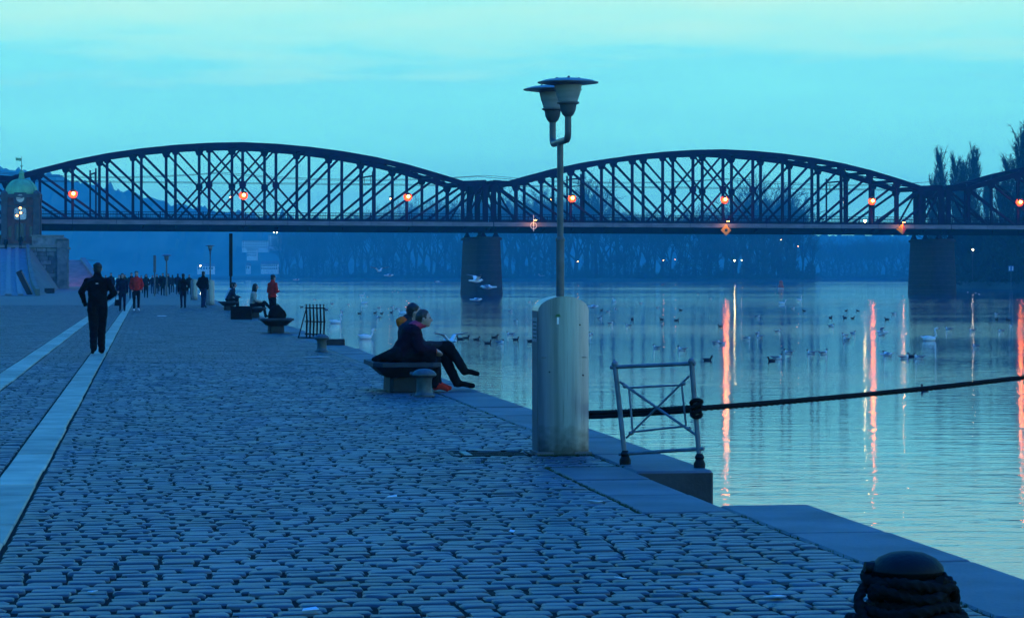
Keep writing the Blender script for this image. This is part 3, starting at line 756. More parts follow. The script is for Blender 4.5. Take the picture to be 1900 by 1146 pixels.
# ------------------------------------------------------------------ clock tower, abutment, ramps
def clock_tower():
    Y0 = 331.0; cx = (40 - CXP) / FPX * Y0
    root = empty("clock_tower", (cx, Y0, 0), 0.12); tag(root, "brick clock tower with green copper dome at the bridge end", "tower")
    def Z(y): return CAMZ - (y - CYP) / FPX * (Y0 - 2.4)
    hw = 2.05; zb, zc = Z(452), Z(366)
    MB().box((-hw, -hw, zb), (hw, hw, zc)).build("wall", "tower_brick", root)
    for sx in (-1, 1):
        for sy in (-1, 1):
            m = MB(); m.box((sx * hw - .38, sy * hw - .38, zb), (sx * hw + .38, sy * hw + .38, zc - .3)); m.box((sx * hw - .46, sy * hw - .46, zc - .299), (sx * hw + .46, sy * hw + .46, zc + .45))
            m.lathe([(.46, 0), (.40, .2), (.2, .4), (.04, .5)], 12, (sx * hw, sy * hw, zc + .45))
            m.build("corner_pilaster", "tower_stone", root)
    MB().box((-hw - .62, -hw - .62, zb - .9), (hw + .62, hw + .62, zb - .001)).build("plinth", "tower_stone", root)
    MB().box((-hw - .2, -hw - .2, Z(384)), (hw + .2, hw + .2, Z(381))).build("string_course", "tower_stone", root)
    cz = Z(362); m = MB(); m.box((-hw - .35, -hw - .35, zc + .001), (hw + .35, hw + .35, zc + .22)); m.box((-hw - .1, -hw - .1, zc + .221), (hw + .1, hw + .1, zc + .45)); m.build("cornice", "tower_stone", root)
    # dome with ribs
    dz = zc + .45; R = 1.98; H = Z(331) - dz
    dome = MB().lathe([(R * math.cos(a) ** .9 + .12, dz + H * math.sin(a)) for a in np.linspace(0, 1.50, 14)], 32).build("dome", "dome_copper", root, smooth=True)
    for k in range(8):
        th = k * math.pi / 4 + .2
        MB().tube([((R * math.cos(a) ** .9 + .13) * math.cos(th), (R * math.cos(a) ** .9 + .13) * math.sin(th), dz + H * math.sin(a)) for a in np.linspace(0, 1.45, 9)], .07, 6).build("dome_rib", "dome_copper", dome, smooth=True)
    lt = MB().lathe([(.42, 0), (.36, .25), (.30, .7), (.38, .75), (.30, .95), (.06, 1.25)], 14, (0, 0, dz + H - .02)).build("lantern", "dome_copper", root, smooth=True)
    zt0 = dz + H + 1.2
    MB().tube([(0, 0, zt0), (0, 0, Z(288))], [.05, .025], 6).build("vane_mast", "wire", root)
    MB().add([(-.75, 0, Z(296)), (-.05, 0, Z(297.5)), (-.05, 0, Z(292)), (-.75, 0, Z(291)), (-.75, .04, Z(296)), (-.05, .04, Z(297.5)), (-.05, .04, Z(292)), (-.75, .04, Z(291))],
             [(0, 1, 2, 3), (7, 6, 5, 4), (0, 4, 5, 1), (1, 5, 6, 2), (2, 6, 7, 3), (3, 7, 4, 0)]).build("weather_vane", "dome_copper", root)
    MB().ball((0, 0, zt0 + .5), .13).build("vane_ball", "dome_copper", root, smooth=True)
    def dial(z, r, square):
        y = -hw
        if square:
            n = 32; pts = []
            for k in range(n):
                th = 2 * math.pi * k / n; c, s = math.cos(th), math.sin(th); q = (abs(c) ** 5 + abs(s) ** 5) ** -.2
                pts.append((r * c * q, r * s * q))
        else: pts = [(r * math.cos(2 * math.pi * k / 32), r * math.sin(2 * math.pi * k / 32)) for k in range(32)]
        d = MB(); n = len(pts)
        d.add([(a, y - .30, z + b) for a, b in pts] + [(a, y + .02, z + b) for a, b in pts], [tuple(range(n))] + [(i, i + n, (i + 1) % n + n, (i + 1) % n) for i in range(n)])
        do = d.build("clock_face", "clock_white", root)
        rm = MB(); rm.tube([(a * 1.04, y - .30, z + b * 1.04) for a, b in pts + pts[:1]], .07, 6, cap=False); rm.build("clock_rim", "tower_stone", do, smooth=True)
        for ang, ln, w in ((math.radians(70), r * .62, .09), (math.radians(-95), r * .82, .06)):
            MB().bar((0, y - .33, z), (ln * math.sin(ang), y - .33, z + ln * math.cos(ang)), w, .02, up=(0, 1, 0)).build("clock_hand", "clock_black", do)
        for k in range(12):
            a = k * math.pi / 6
            MB().bar((r * .78 * math.sin(a), y - .315, z + r * .78 * math.cos(a)), (r * .92 * math.sin(a), y - .315, z + r * .92 * math.cos(a)), .06, .02, up=(0, 1, 0)).build("hour_mark", "clock_black", do)
    MB().box((-.78, -hw - .28, Z(379)), (.78, -hw - .001, Z(357))).build("clock_housing", "tower_stone", root)
    dial(Z(368), .56, False); dial(Z(396.5), .80, True)
    fr = MB().box((-.72, -hw - .12, Z(446)), (.72, -hw - .001, Z(414))).build("doorway", "tower_stone", root)
    MB().box((-.50, -hw - .16, Z(446)), (.50, -hw - .121, Z(417))).build("door", "dark_glass", fr)
    for sx in (-1, 1): MB().box((sx * 1.35 - .2, -hw - .06, Z(440)), (sx * 1.35 + .2, -hw - .001, Z(420))).build("window", "dark_glass", root)
clock_tower()

lsd = empty("lamp_standard", px(36, 452, 324)); tag(lsd, "lamp standard with three orange globes before the tower clocks", "lamp")
kz = 324 / FPX; x0_ = px(36, 452, 324).z
MB().tube([(0, 0, 0), (0, 0, 64 * kz)], [.12, .06], 8).build("pole", "cast_iron", lsd)
for dx, yy in ((2, 386), (3, 395), (-4, 400)):
    MB().bar((0, 0, (452 - yy) * kz - .3), (dx * kz, -.1, (452 - yy) * kz), .05, .05).build("arm", "cast_iron", lsd); MB().ball((dx * kz, -.15, (452 - yy) * kz), .15, 10, 8).build("globe", "sodium_dim", lsd, smooth=True)
ld = bpy.data.lights.new("standard_light", 'POINT'); ld.energy = 8; ld.color = (1.0, .30, .08); ld.shadow_soft_size = .3
lo = bpy.data.objects.new("light", ld); COL.objects.link(lo); lo.parent = lsd; lo.location = (-.6, -.6, 55 * kz)
def abutment():
    Y0 = 329.0; k = Y0 / FPX; x1 = (117 - CXP) * k
    root = empty("abutment_wall", (x1, Y0, 0), QA); tag(root, "coursed stone abutment wall below the clock tower", "wall")
    X = lambda x: (x - 117) * k
    x0 = X(-60)
    MB().box((x0, .12, -.5), (-.12, 26, 5.6)).build("core", "quay_masonry", root)
    n = 10; h = 5.5 / n
    for r in range(n):                                   # coursed blocks on the seen face
        xx = 0.0; first = True
        while xx > X(40):
            w = random.uniform(1.0, 1.5) if not (first and r % 2) else .7
            MB().cbox((xx - w + .05, random.uniform(-.06, .02), r * h + .04 - .2), (xx - .05 if not first else xx, .5, (r + 1) * h - .04 - .2), .05).build("stone_block", "abutment_stone", root)
            xx -= w; first = False
    for r in range(n):                                   # and on the river side
        yy = .55
        while yy < 25:
            w = random.uniform(1.2, 1.9); MB().cbox((-.3, yy + .04, r * h + .04 - .2), (random.uniform(-.03, .03), min(yy + w, 26) - .04, (r + 1) * h - .04 - .2), .05).build("stone_block", "abutment_stone", root); yy += w
    MB().box((x0, -.22, 5.31), (.2, 26, 5.6)).build("string_course", "kerb_pale", root)
    MB().box((X(60), -.1, 5.601), (.05, .35, 6.75)).build("parapet", "abutment_stone", root)
    MB().box((-.3, .351, 5.601), (.05, 24, 6.70)).build("side_parapet", "abutment_stone", root)
    MB().box((X(60) - .1, -.2, 6.751), (.15, .45, 6.95)).build("parapet_cap", "kerb_pale", root)
    MB().box((-.75, -.35, -.1), (.55, .50, 6.2)).build("end_pier", "abutment_stone", root)
    MB().box((-.85, -.45, 6.201), (.65, .60, 6.45)).build("end_pier_cap", "tower_stone", root)
    seat = MB().box((BO.x - 84, 337.0, -.5), (BO.x - 66, 352, 7.2)).build("bridge_abutment", "tower_stone"); tag(seat, "plain stone bridge abutment hidden behind the clock tower", "abutment")
abutment()

def ramp():
    # path of the ramp's river-side edge: photo x, photo y, distance
    path = [(66, 549, 205), (62, 541, 222), (58, 529, 242), (55, 514, 264), (52, 496, 286), (50, 478, 306), (49, 462, 322), (49, 461, 326)]
    E = []
    for i, (x, y, Y) in enumerate(path):
        p = px(x, y, Y); 
        if i == 0: p.z = 0.0
        E.append(p)
    root = empty("stone_ramp", (0, 0, 0)); tag(root, "stone ramp with pale kerb bands climbing to the clock tower", "ramp")
    def band(name, f0, f1, dz, mat, thick=.5):
        m = MB(); vs = []; fs = []
        for p in E:
            for f in (f0, f1): vs.append((p.x - f, p.y, p.z + dz)); 
            for f in (f0, f1): vs.append((p.x - f, p.y, p.z + dz - thick))
        for i in range(len(E) - 1):
            a = i * 4; b = a + 4
            fs += [(a, b, b + 1, a + 1), (a + 2, a + 3, b + 3, b + 2), (a, a + 2, b + 2, b), (a + 1, b + 1, b + 3, a + 3)]
        fs += [(0, 1, 3, 2), (len(vs) - 4, len(vs) - 2, len(vs) - 1, len(vs) - 3)]
        return m.add(vs, fs).build(name, mat, root)
    band("roadway", 2.9, 16.0, 0.0, "ramp_paving", 2.0)
    band("kerb_band", 1.95, 2.45, 0.16, "kerb_pale"); band("kerb_band", 1.0, 1.42, 0.16, "kerb_pale")
    band("step_strip", 0.02, 2.89, 0.03, "ramp_paving", 1.5)
    band("parapet", -.35, .0, .55, "revetment", 1.0)
    m = MB(); vs = []; fs = []
    toe = [px(66, 549, 205), px(74, 548, 213), px(82, 546, 222), px(90, 543, 240), px(98, 540, 268), px(105, 537, 298), px(109, 535.5, 320), px(110, 535, 328)]
    nn = 6
    for p, q in zip(E, toe):
        q = Vector((q.x, q.y, -.05)); a = Vector((p.x + .36, p.y, p.z + .2))
        for k in range(nn): vs.append(a.lerp(q, k / (nn - 1)))
    for i in range(len(E) - 1):
        for k in range(nn - 1): a = i * nn + k; fs.append((a, a + 1, a + nn + 1, a + nn))
    m.add(vs, fs).build("stone_slope", "revetment", root)
ramp()
# leaning board and box at the foot of the ramp
p = on_z(57, 548); r = empty("leaning_board", p, 0.3); tag(r, "tall dark board leaning at the foot of the stone ramp", "board")
MB().bar((0, 0, 0), (-.95, .3, 2.0), .5, .06, up=(0, 1, 0)).build("panel", "dark_wood", r); MB().bar((.22, -.06, 0), (-.73, .24, 2.0), .06, .05, up=(0, 1, 0)).build("edge_strip", "plank_edge", r)
p = on_z(92, 544); r = empty("dark_box", p, 0.1); tag(r, "low black box beside the ramp foot", "box")
MB().cbox((-.45, -.3, 0), (.45, .3, .42), .03).build("body", "dark_wood", r); MB().box((-.47, -.32, .421), (.47, .32, .47)).build("lid", "dark_wood", r)
# red-lit slope beyond the bridge
a, b = px(112, 482, 415), px(152, 482, 415); c, d = px(186, 521, 400), px(100, 521, 400)
sl = empty("red_slope", (0, 0, 0)); tag(sl, "reddish paved ramp slope beyond the abutment, glowing in lamplight", "ramp")
MB().add([d + Vector((0, 0, -1)), c + Vector((0, 0, -1)), b, a, a + Vector((0, 20, 0)), b + Vector((0, 20, 0))], [(0, 1, 2, 3), (3, 2, 5, 4)]).build("slope", "lamplit_paving", sl)
MB().bar(b + Vector((.2, -.4, .2)), c + Vector((.5, -.4, -.8)), .8, .35).build("kerb", "kerb_pale", sl)
def tiny_lamp(name, p, h, label, bulb, r, group=None, light=0, col=(1, .25, .06)):
    root = empty(name, (p.x, p.y, 0)); tag(root, label, "lamp", group)
    z0 = p.z - h
    MB().tube([(0, .3, z0), (0, .3, p.z + .25)], .07, 6).build("pole", "wire", root)
    MB().box((-.16, -.35, p.z + .22), (.16, .4, p.z + .34)).build("hood", "wire", root)
    MB().ball((0, -.1, p.z), r, 10, 8).build("globe", bulb, root, smooth=True)
    if light:
        ld = bpy.data.lights.new("lamp_light", 'POINT'); ld.energy = light; ld.color = col; ld.shadow_soft_size = .3
        lo = bpy.data.objects.new("light", ld); COL.objects.link(lo); lo.parent = root; lo.location = (0, -.5, p.z)
tiny_lamp("embankment_lamp", px(84, 452, 395), 5.0, "lamp behind the abutment reddening the slope under the bridge", "sodium_far", .18, light=1100, col=(1, .18, .08))

# ------------------------------------------------------------------ double street lamp on its steel cabinet
def cabinet_parts(root):
    # arched steel cabinet: u across, v along the quay; origin at its foot
    W, D, H, RISE = .445, .36, 1.31, .108
    def arch(off=0.0, n=18):
        pts = [(-W / 2 + off, 0.0)]
        for k in range(n + 1):
            f = k / n; x = (-W / 2 + off) + (W - 2 * off) * f
            pts.append((x, H - off - .04 + (RISE) * (1 - (2 * f - 1) ** 2) ** .62))
        pts.append((W / 2 - off, 0.0)); return pts
    P = arch(); n = len(P)
    b = MB()
    bul = lambda x: -.055 * (1 - (2 * x / W) ** 2)            # gently bowed front
    vs = [(x, -D / 2 + bul(x), z) for x, z in P] + [(x, D / 2, z) for x, z in P]
    fs = [(i, i + n, i + 1 + n, i + 1) for i in range(n - 1)]
    body = b.add(vs, fs, 0)
    # bowed front and back as strips
    base = len(b.v)
    for yy, flip in ((None, 0), (D / 2, 1)):
        o = len(b.v); q = [p for p in P[1:-1]]
        vv = []
        for x, z in q:
            y = (-D / 2 + bul(x)) if yy is None else yy
            vv += [(x, y, 0), (x, y, z)]
        ff = [(2 * i, 2 * i + 2, 2 * i + 3, 2 * i + 1) if not flip else (2 * i + 1, 2 * i + 3, 2 * i + 2, 2 * i) for i in range(len(q) - 1)]
        b.add(vv, ff, 0)
    bo = b.build("cabinet", "brushed_steel", root, smooth=True)
    # darker left side sheet, seams, locks, stickers
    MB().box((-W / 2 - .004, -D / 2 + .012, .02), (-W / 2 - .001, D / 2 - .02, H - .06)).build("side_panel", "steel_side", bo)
    MB().box((-W / 2 - .007, -D / 2 + .05, .98), (-W / 2 - .0045, D / 2 - .06, 1.19)).build("notice_sticker", "sticker", bo)
    for k in range(5): MB().box((-W / 2 - .0085, -D / 2 + .07, 1.01 + k * .034), (-W / 2 - .0072, D / 2 - .09 - .03 * (k % 2), 1.02 + k * .034)).build("notice_line", "clock_black", bo)
    MB().box((-W / 2 + .02, -D / 2 - .028, .842), (W / 2 - .02, -D / 2 - .02, .848)).build("panel_seam", "steel_side", bo)
    for z in (.44, .845, 1.16): MB().box((W / 2 + .001, -.03, z - .035), (W / 2 + .016, .03, z + .035)).build("hinge", "cast_iron", bo)
    for x, z in ((-.13, .72), (.17, .69), (.14, 1.13)): MB().ball((x, -D / 2 + bul(x) - .002, z), .007, 8, 6).build("rivet", "cast_iron", bo)
    MB().add([(-.085, -D / 2 + bul(-.06) - .008, 1.20), (-.035, -D / 2 + bul(-.04) - .008, 1.20), (-.045, -D / 2 + bul(-.05) - .010, 1.225), (-.075, -D / 2 + bul(-.07) - .008, 1.222)], [(0, 1, 2, 3)]).build("green_sticker", "sticker_green", bo)
    MB().box((-.068, -D / 2 + bul(-.05) - .009, 1.135), (-.05, -D / 2 + bul(-.05) - .006, 1.195)).build("paper_sticker", "sign_white", bo)
    MB().box((-W / 2 - .02, -D / 2 - .045, -.02), (W / 2 + .02, D / 2 + .02, .022)).build("foot_plate", "steel_side", bo)
def lamp_head(root, y):
    z0 = 2.56
    hd = MB().lathe([(.030, 0), (.050, .020), (.066, .055), (.073, .10), (.090, .118)], 20, (0, y, z0 + .37)).build("cup", "grey_iron", root, smooth=True)
    MB().lathe([(.080, .0), (.090, .035), (.107, .085), (.119, .140), (.121, .152)], 20, (0, y, z0 + .490)).build("glass", "lamp_glass", hd, smooth=True)
    MB().lathe([(.088, 0), (.098, .006), (.098, .014), (.088, .020)], 20, (0, y, z0 + .480)).build("ring", "grey_iron", hd, smooth=True)
    MB().lathe([(.125, .0), (.262, .018), (.264, .026), (.20, .046), (.10, .060), (.0, .064)], 32, (0, y, z0 + .642)).build("hat", "lamp_shade", hd, smooth=True)
    for k in range(3):
        a = k * 2.1 + .4; MB().ball((.11 * math.cos(a), y + .11 * math.sin(a), z0 + .705), .012, 8, 6).build("cap_nut", "grey_iron", hd, smooth=True)
def street_lamp(loc, label, two=True):
    root = empty("street_lamp", loc, QA); tag(root, label, "street lamp", "double street lamps along the quay")
    cabinet_parts(root)
    MB().tube([(0, 0, 1.30), (0, 0, 1.86)], .036, 14).build("sleeve", "grey_iron", root, smooth=True)
    MB().lathe([(.040, 0), (.043, .015), (.032, .04)], 14, (0, 0, 1.86)).build("collar", "grey_iron", root, smooth=True)
    MB().tube([(0, 0, 1.86), (0, 0, 2.745)], .028, 14).build("pole", "grey_iron", root, smooth=True)
    A = .42; z = 2.735
    for sg in (-1, 1):
        pts = [(0, 0, z)] + [(0, sg * (A - .07), z)] + [(0, sg * (A - .07 + .07 * math.sin(a)), z + .07 - .07 * math.cos(a)) for a in np.linspace(.2, math.pi / 2, 6)] + [(0, sg * A, z + .205)]
        MB().tube(pts, .029, 12).build("arm", "grey_iron", root, smooth=True)
        lamp_head(root, sg * A)
    return root
LP = uv2w(3.60, 22.02)
lamp0 = street_lamp(LP, "double-headed street lamp rising from an arched steel cabinet by the barrier")
l2 = copy_tree(lamp0); l2.location = on_z(390, 566); tag(l2, "double street lamp behind the man with back turned, far along the quay")
# second kind of lamp further off: single hat on a plain pole
def plain_lamp(p, h, label):
    root = empty("pole_lamp", p); tag(root, label, "street lamp", "plain lamps far along the quay")
    MB().tube([(0, 0, 0), (0, 0, h - .5)], [.09, .06], 8).build("pole", "grey_iron", root, smooth=True)
    MB().lathe([(.07, -.5), (.16, -.42), (.20, -.12), (.42, -.08), (.30, .02), (.02, .06)], 14, (0, 0, h)).build("head", "lamp_shade", root, smooth=True)
plain_lamp(on_z(309, 549), 3.3, "slim lamp post rising above the distant walkers")
r = empty("thin_post", on_z(287, 549)); tag(r, "thin dark pole standing among the distant walkers", "pole"); MB().tube([(0, 0, 0), (0, 0, 3.2)], .06, 8).build("shaft", "grey_iron", r); MB().box((-.10, -.08, 1.9), (.10, .08, 3.25)).build("board", "grey_iron", r)
# steel cabinet without lamp
cab = empty("service_cabinet", on_z(360, 556), QA); tag(cab, "pale arched cabinet without a lamp, next to the standing man", "cabinet"); cabinet_parts(cab)
# banner pole
p = on_z(428, 566); r = empty("banner_pole", p); tag(r, "tall dark pole with a rolled narrow banner behind the seated pair", "pole")
k = p.y / FPX
MB().tube([(0, 0, 0), (0, 0, (566 - 434) * k)], .055, 8).build("shaft", "cast_iron", r); MB().box((-.08, -.06, (566 - 512) * k), (.10, .06, (566 - 433) * k)).build("banner", "cast_iron", r)

# ------------------------------------------------------------------ iron barrier over the notch, mooring rope
def barrier():
    root = empty("iron_barrier", (1.22, 20.7, 0)); tag(root, "leaning iron barrier frame with crossed rods beside the steel cabinet", "barrier")
    O = Vector((1.22, 20.7, 0))
    def bp(x, y):
        Y = 20.9 - .4 * (x - 1150) / 145; return px(x, y, Y) - O
    def rod(name, a, b, w, par=root, mat="barrier_paint", n=10):
        return MB().tube([bp(*a), bp(*b)], w, n).build(name, mat, par, smooth=True)
    l = rod("post", (1161, 862), (1141, 676), .021); rr = rod("post", (1299, 866), (1283, 671), .021)
    for q, par in (((1160, 860), l), ((1298, 866), rr)):
        c = bp(*q); f = MB().lathe([(.045, -.025), (.048, .02), (.032, .05), (.040, .07), (.024, .10)], 14, (c.x, c.y, .02)); f.build("foot", "cast_iron", par, smooth=True)
    for q, par in (((1141, 675), l), ((1283, 670), rr)): MB().ball(bp(*q), .028, 10, 8).build("finial", "barrier_paint", par, smooth=True)
    rod("rail", (1133, 681), (1290, 674), .016); rod("rail", (1149, 842), (1306, 832), .015)
    sq = [(1167, 719), (1265, 714), (1273, 790), (1174, 801)]
    for a, b in zip(sq, sq[1:] + sq[:1]): rod("inner_rod", a, b, .0085, n=8)
    rod("cross_rod", (1150, 708), (1291, 806), .011, n=8); rod("cross_rod", (1279, 697), (1162, 812), .009, n=8)
    for q in ((1160, 716), (1268, 711), (1171, 803), (1278, 795)):
        MB().ball(bp(*q), (.022, .018, .018), 8, 6).build("knuckle", "barrier_paint", root, smooth=True)
    return bp, O
bp, BOR = barrier()
def rope_mesh(pts, r, sides=12, pitch=.10, step=.012):
    P = [Vector(p) for p in pts]; L = [0]
    for a, b in zip(P, P[1:]): L.append(L[-1] + (b - a).length)
    n = max(int(L[-1] / step), 4); out = []
    for k in range(n + 1):
        s = L[-1] * k / n; i = max(0, min(len(P) - 2, int(np.searchsorted(L, s, side='right') - 1)))
        out.append(P[i].lerp(P[i + 1], (s - L[i]) / max(L[i + 1] - L[i], 1e-6)))
    return MB().tube(out, r, sides, fn=lambda i, th: 1 + .20 * math.cos(3 * (th - 2 * math.pi * (L[-1] * i / n) / (pitch * 3))))
def catenary(a, b, sag, n=14):
    a, b = Vector(a), Vector(b); return [a.lerp(b, f) - Vector((0, 0, sag * 4 * f * (1 - f))) for f in np.linspace(0, 1, n)]
knot = bp(1292, 757) + BOR
hid = px(1048, 770, 23.7)
rope = empty("mooring_rope", knot); tag(rope, "thick dark mooring rope stretched from the barrier across the water", "rope")
far = px(2300, 640, 29.0)
rope_mesh([p - knot for p in catenary(knot + Vector((.02, -.03, 0)), far, .07, 24)], .022, pitch=.09, step=.03).build("main_line", "tar_rope", rope, smooth=True)
for dz, dy in ((.022, 0), (-.018, .03)):
    rope_mesh([p - knot for p in catenary(hid + Vector((.16, dy, dz)), knot + Vector((0, -.03, dz * .6)), .006, 6)], .020, step=.03).build("tail_strand", "tar_rope", rope, smooth=True)
m = MB()
for k in range(4):
    zz = -.05 + k * .033; pts = [Vector((.038 * math.cos(a) * (1 + .2 * math.sin(k * 3)), .045 * math.sin(a), zz + .02 * math.sin(a + k))) for a in np.linspace(0, 2 * math.pi, 20)]
    m.tube(pts, .017, 8)
m.build("knot", "tar_rope", rope, smooth=True)

# ------------------------------------------------------------------ bollards
def bollard_parts(root, mat):
    MB().lathe([(.135, 0), (.135, .02), (.112, .035), (.100, .07), (.098, .21), (.112, .245)], 28).build("stem", mat, root, smooth=True)
    MB().lathe([(.112, .245), (.150, .262), (.160, .278), (.155, .298), (.125, .330), (.075, .352), (.02, .360), (.0, .3605)], 32).build("cap", mat, root, smooth=True)
    MB().tube([(-.115, 0, .285), (-.185, -.01, .292)], [.030, .024], 12).build("lug", mat, root, smooth=True)
def bollard(p, label, mat="weathered_iron", rz=0):
    root = empty("mooring_bollard", p, rz); tag(root, label, "bollard", "cast iron mooring bollards along the quay"); bollard_parts(root, mat); return root
pb = px(1683, CYP + CAMZ * FPX / 11.0, 11.0)
bollard(pb, "domed mooring bollard wrapped in black rope in the near corner", "cast_iron")
bollard(on_z(787, 735), "mooring bollard standing beside the couple's bench")
bollard(on_z(597, 652), "mooring bollard near the row of folded railings")
bollard((hid.x, hid.y, 0), "mooring bollard hidden behind the steel lamp cabinet")
coil = empty("rope_coil", pb); tag(coil, "tangle of thick black rope heaped round the near bollard", "rope")
rng = random.Random(5)
for k in range(14):
    rad = .135 + .05 * rng.random() + (.045 if k < 6 else 0); z0 = .03 + k * .0165; ph = rng.random() * 6
    tx, ty = rng.gauss(0, .10), rng.gauss(0, .10)
    pts = []
    for a in np.linspace(0, 2 * math.pi * 1.03, 46):
        rr = rad + .018 * math.sin(2 * a + ph) + .012 * math.sin(5 * a + ph * 2)
        x, y = rr * math.cos(a + ph), rr * math.sin(a + ph)
        pts.append((x, y, max(.032, z0 + tx * x + ty * y + .012 * math.sin(3 * a + ph))))
    rope_mesh(pts, .021, sides=14, pitch=.05, step=.010).build("rope_turn", "tar_rope", coil, smooth=True)
loose = [(.12, -.14, .25), (.20, -.02, .19), (.22, .06, .10), (.26, .02, .04), (.36, -.06, .032), (.47, -.03, .03), (.55, .05, .03)]
def smooth_path(P, n=8):
    P = [Vector(p) for p in P]; out = []
    for i in range(len(P) - 1):
        p0, p1, p2, p3 = P[max(i - 1, 0)], P[i], P[i + 1], P[min(i + 2, len(P) - 1)]
        for k in range(n):
            t = k / n; out.append(.5 * ((2 * p1) + (p2 - p0) * t + (2 * p0 - 5 * p1 + 4 * p2 - p3) * t * t + (3 * p1 - p0 - 3 * p2 + p3) * t ** 3))
    return out + [P[-1]]
rope_mesh(smooth_path(loose), .021, pitch=.05, step=.010).build("loose_end", "tar_rope", coil, smooth=True)
rope_mesh(smooth_path([(-.16, .02, .23), (-.22, -.08, .16), (-.20, -.16, .08), (-.12, -.22, .035), (.0, -.26, .03)]), .021, pitch=.05, step=.010).build("loose_end", "tar_rope", coil, smooth=True)

# ------------------------------------------------------------------ benches and other quay furniture
def bench(p, label):
    root = empty("stone_bench", p, QA); tag(root, label, "bench", "dark slab benches on the quay")
    def ring(a, b, c): return [(-a, -b + c), (-a + c, -b), (a - c, -b), (a, -b + c), (a, b - c), (a - c, b), (-a + c, b), (-a, b - c)]
    MB().prism(ring(.46, .85, .12), .345, .40, top=ring(.455, .845, .12)).build("seat", "bench_stone", root)
    MB().prism(ring(.26, .55, .06), .20, .344, top=ring(.42, .80, .10)).build("flare", "bench_stone", root)
    MB().prism(ring(.21, .50, .05), 0, .199, top=ring(.20, .49, .05)).build("pedestal", "bench_stone", root)
    return root
PBENCH = on_z(742, 727); PBENCH.y += .55
bench(PBENCH, "dark slab bench on which the couple sits")
B2 = on_z(512, 617); bench(B2, "dark slab bench carrying a black bag, in front of the standing red jacket")
B3 = on_z(424, 575); bench(B3, "farthest slab bench, with two people sitting close together")
B4 = on_z(462, 590.5) + Vector((0, 1.6, 0)); bench(B4, "slab bench behind the black crate where a woman sits alone")
p = on_z(448, 592); r = empty("black_crate", p, .05); tag(r, "low black crate standing in front of the seated woman in a pale jacket", "crate")
MB().cbox((-.38, -.25, 0), (.38, .25, .44), .02).build("body", "leather", r); MB().box((-.39, -.26, .441), (.39, .26, .475)).build("lid", "leather", r)
def bag(p, w, h, label, name="black_bag"):
    root = empty(name, p, .2); tag(root, label, "bag")
    m = MB(); prof = [(w * .5, 0), (w * .54, h * .25), (w * .46, h * .55), (w * .28, h * .85), (w * .12, h), (0, h * 1.01)]
    n = 16; vs, fs = [], []
    for i, (rr, z) in enumerate(prof):
        for k in range(n):
            a = 2 * math.pi * k / n; q = 1 + .08 * math.sin(3 * a + i); vs.append((rr * q * math.cos(a) - .12 * h * i / 5, .55 * rr * q * math.sin(a), z + .01 * math.sin(2 * a)))
    for i in range(len(prof) - 1):
        for k in range(n): j = (k + 1) % n; fs.append((i * n + k, i * n + j, i * n + n + j, i * n + n + k))
    fs.append(tuple(range(n - 1, -1, -1)))
    m.add(vs, fs).build("body", "leather", root, smooth=True)
    MB().tube([(w * .3 * math.cos(a) - .05, 0, h * .75 + h * .35 * math.sin(a)) for a in np.linspace(0, math.pi, 10)], .012, 6).build("handle", "leather", root, smooth=True)
bag(B2 + Vector((.05, -.2, .402)), .48, .36, "black bag slumped on the bench before the man in red")
# row of folded railings
p = on_z(580, 627); r = empty("railing_stack", p, -.12); tag(r, "row of upright dark railing posts at the quay edge", "railing")
for k in range(6):
    x = -.16 + k * .085
    b = MB().tube([(x, .02 * k, 0), (x + .015, .02 * k, .42), (x, .02 * k, .80)], [.020, .026, .018], 8).build("railing_post", "cast_iron", r, smooth=True)
    MB().ball((x, .02 * k, .83), .026, 8, 6).build("finial", "cast_iron", b, smooth=True)
for z in (.10, .42, .76): MB().tube([(-.20, -.02, z), (.31, .10, z - .01)], .016, 8).build("cross_rail", "cast_iron", r, smooth=True)
MB().tube([(-.30, -.3, .02), (-.17, 0, .72)], .016, 8).build("prop", "cast_iron", r, smooth=True)
MB().tube([(-.32, -.3, .02), (.2, -.28, .02)], .016, 8).build("foot_bar", "cast_iron", r, smooth=True)
p = on_z(622, 640); r = empty("timber_beam", p, .05); tag(r, "dark timber beam lying on the quay edge by the bollard", "beam")
MB().cbox((-.26, -.1, 0), (.22, .1, .14), .015).build("beam", "dark_wood", r)
# service hatch in the paving
r = empty("service_hatch", (0, 0, 0), QA); tag(r, "dark rectangular service hatch set in the cobbles by the cabinet", "hatch")
h0 = MB().box((2.64, 21.80, -.012), (3.32, 22.34, -.008)); h0.build("cover", "weathered_iron", r)
for a, b in (((2.62, 21.77), (3.34, 21.80)), ((2.62, 22.34), (3.34, 22.37)), ((2.62, 21.801), (2.65, 22.339)), ((3.31, 21.801), (3.34, 22.339))):
    MB().box((*a, -.031), (*b, .004)).build("frame_bar", "cast_iron", r)
for k in range(6): MB().box((2.67, 21.85 + k * .08, -.0079), (3.29, 21.87 + k * .08, -.004)).build("tread_rib", "cast_iron", r)
MB().box((2.74, 21.805, -.0095), (2.80, 22.33, .002)).build("lifting_bar", "granite_slab", r)
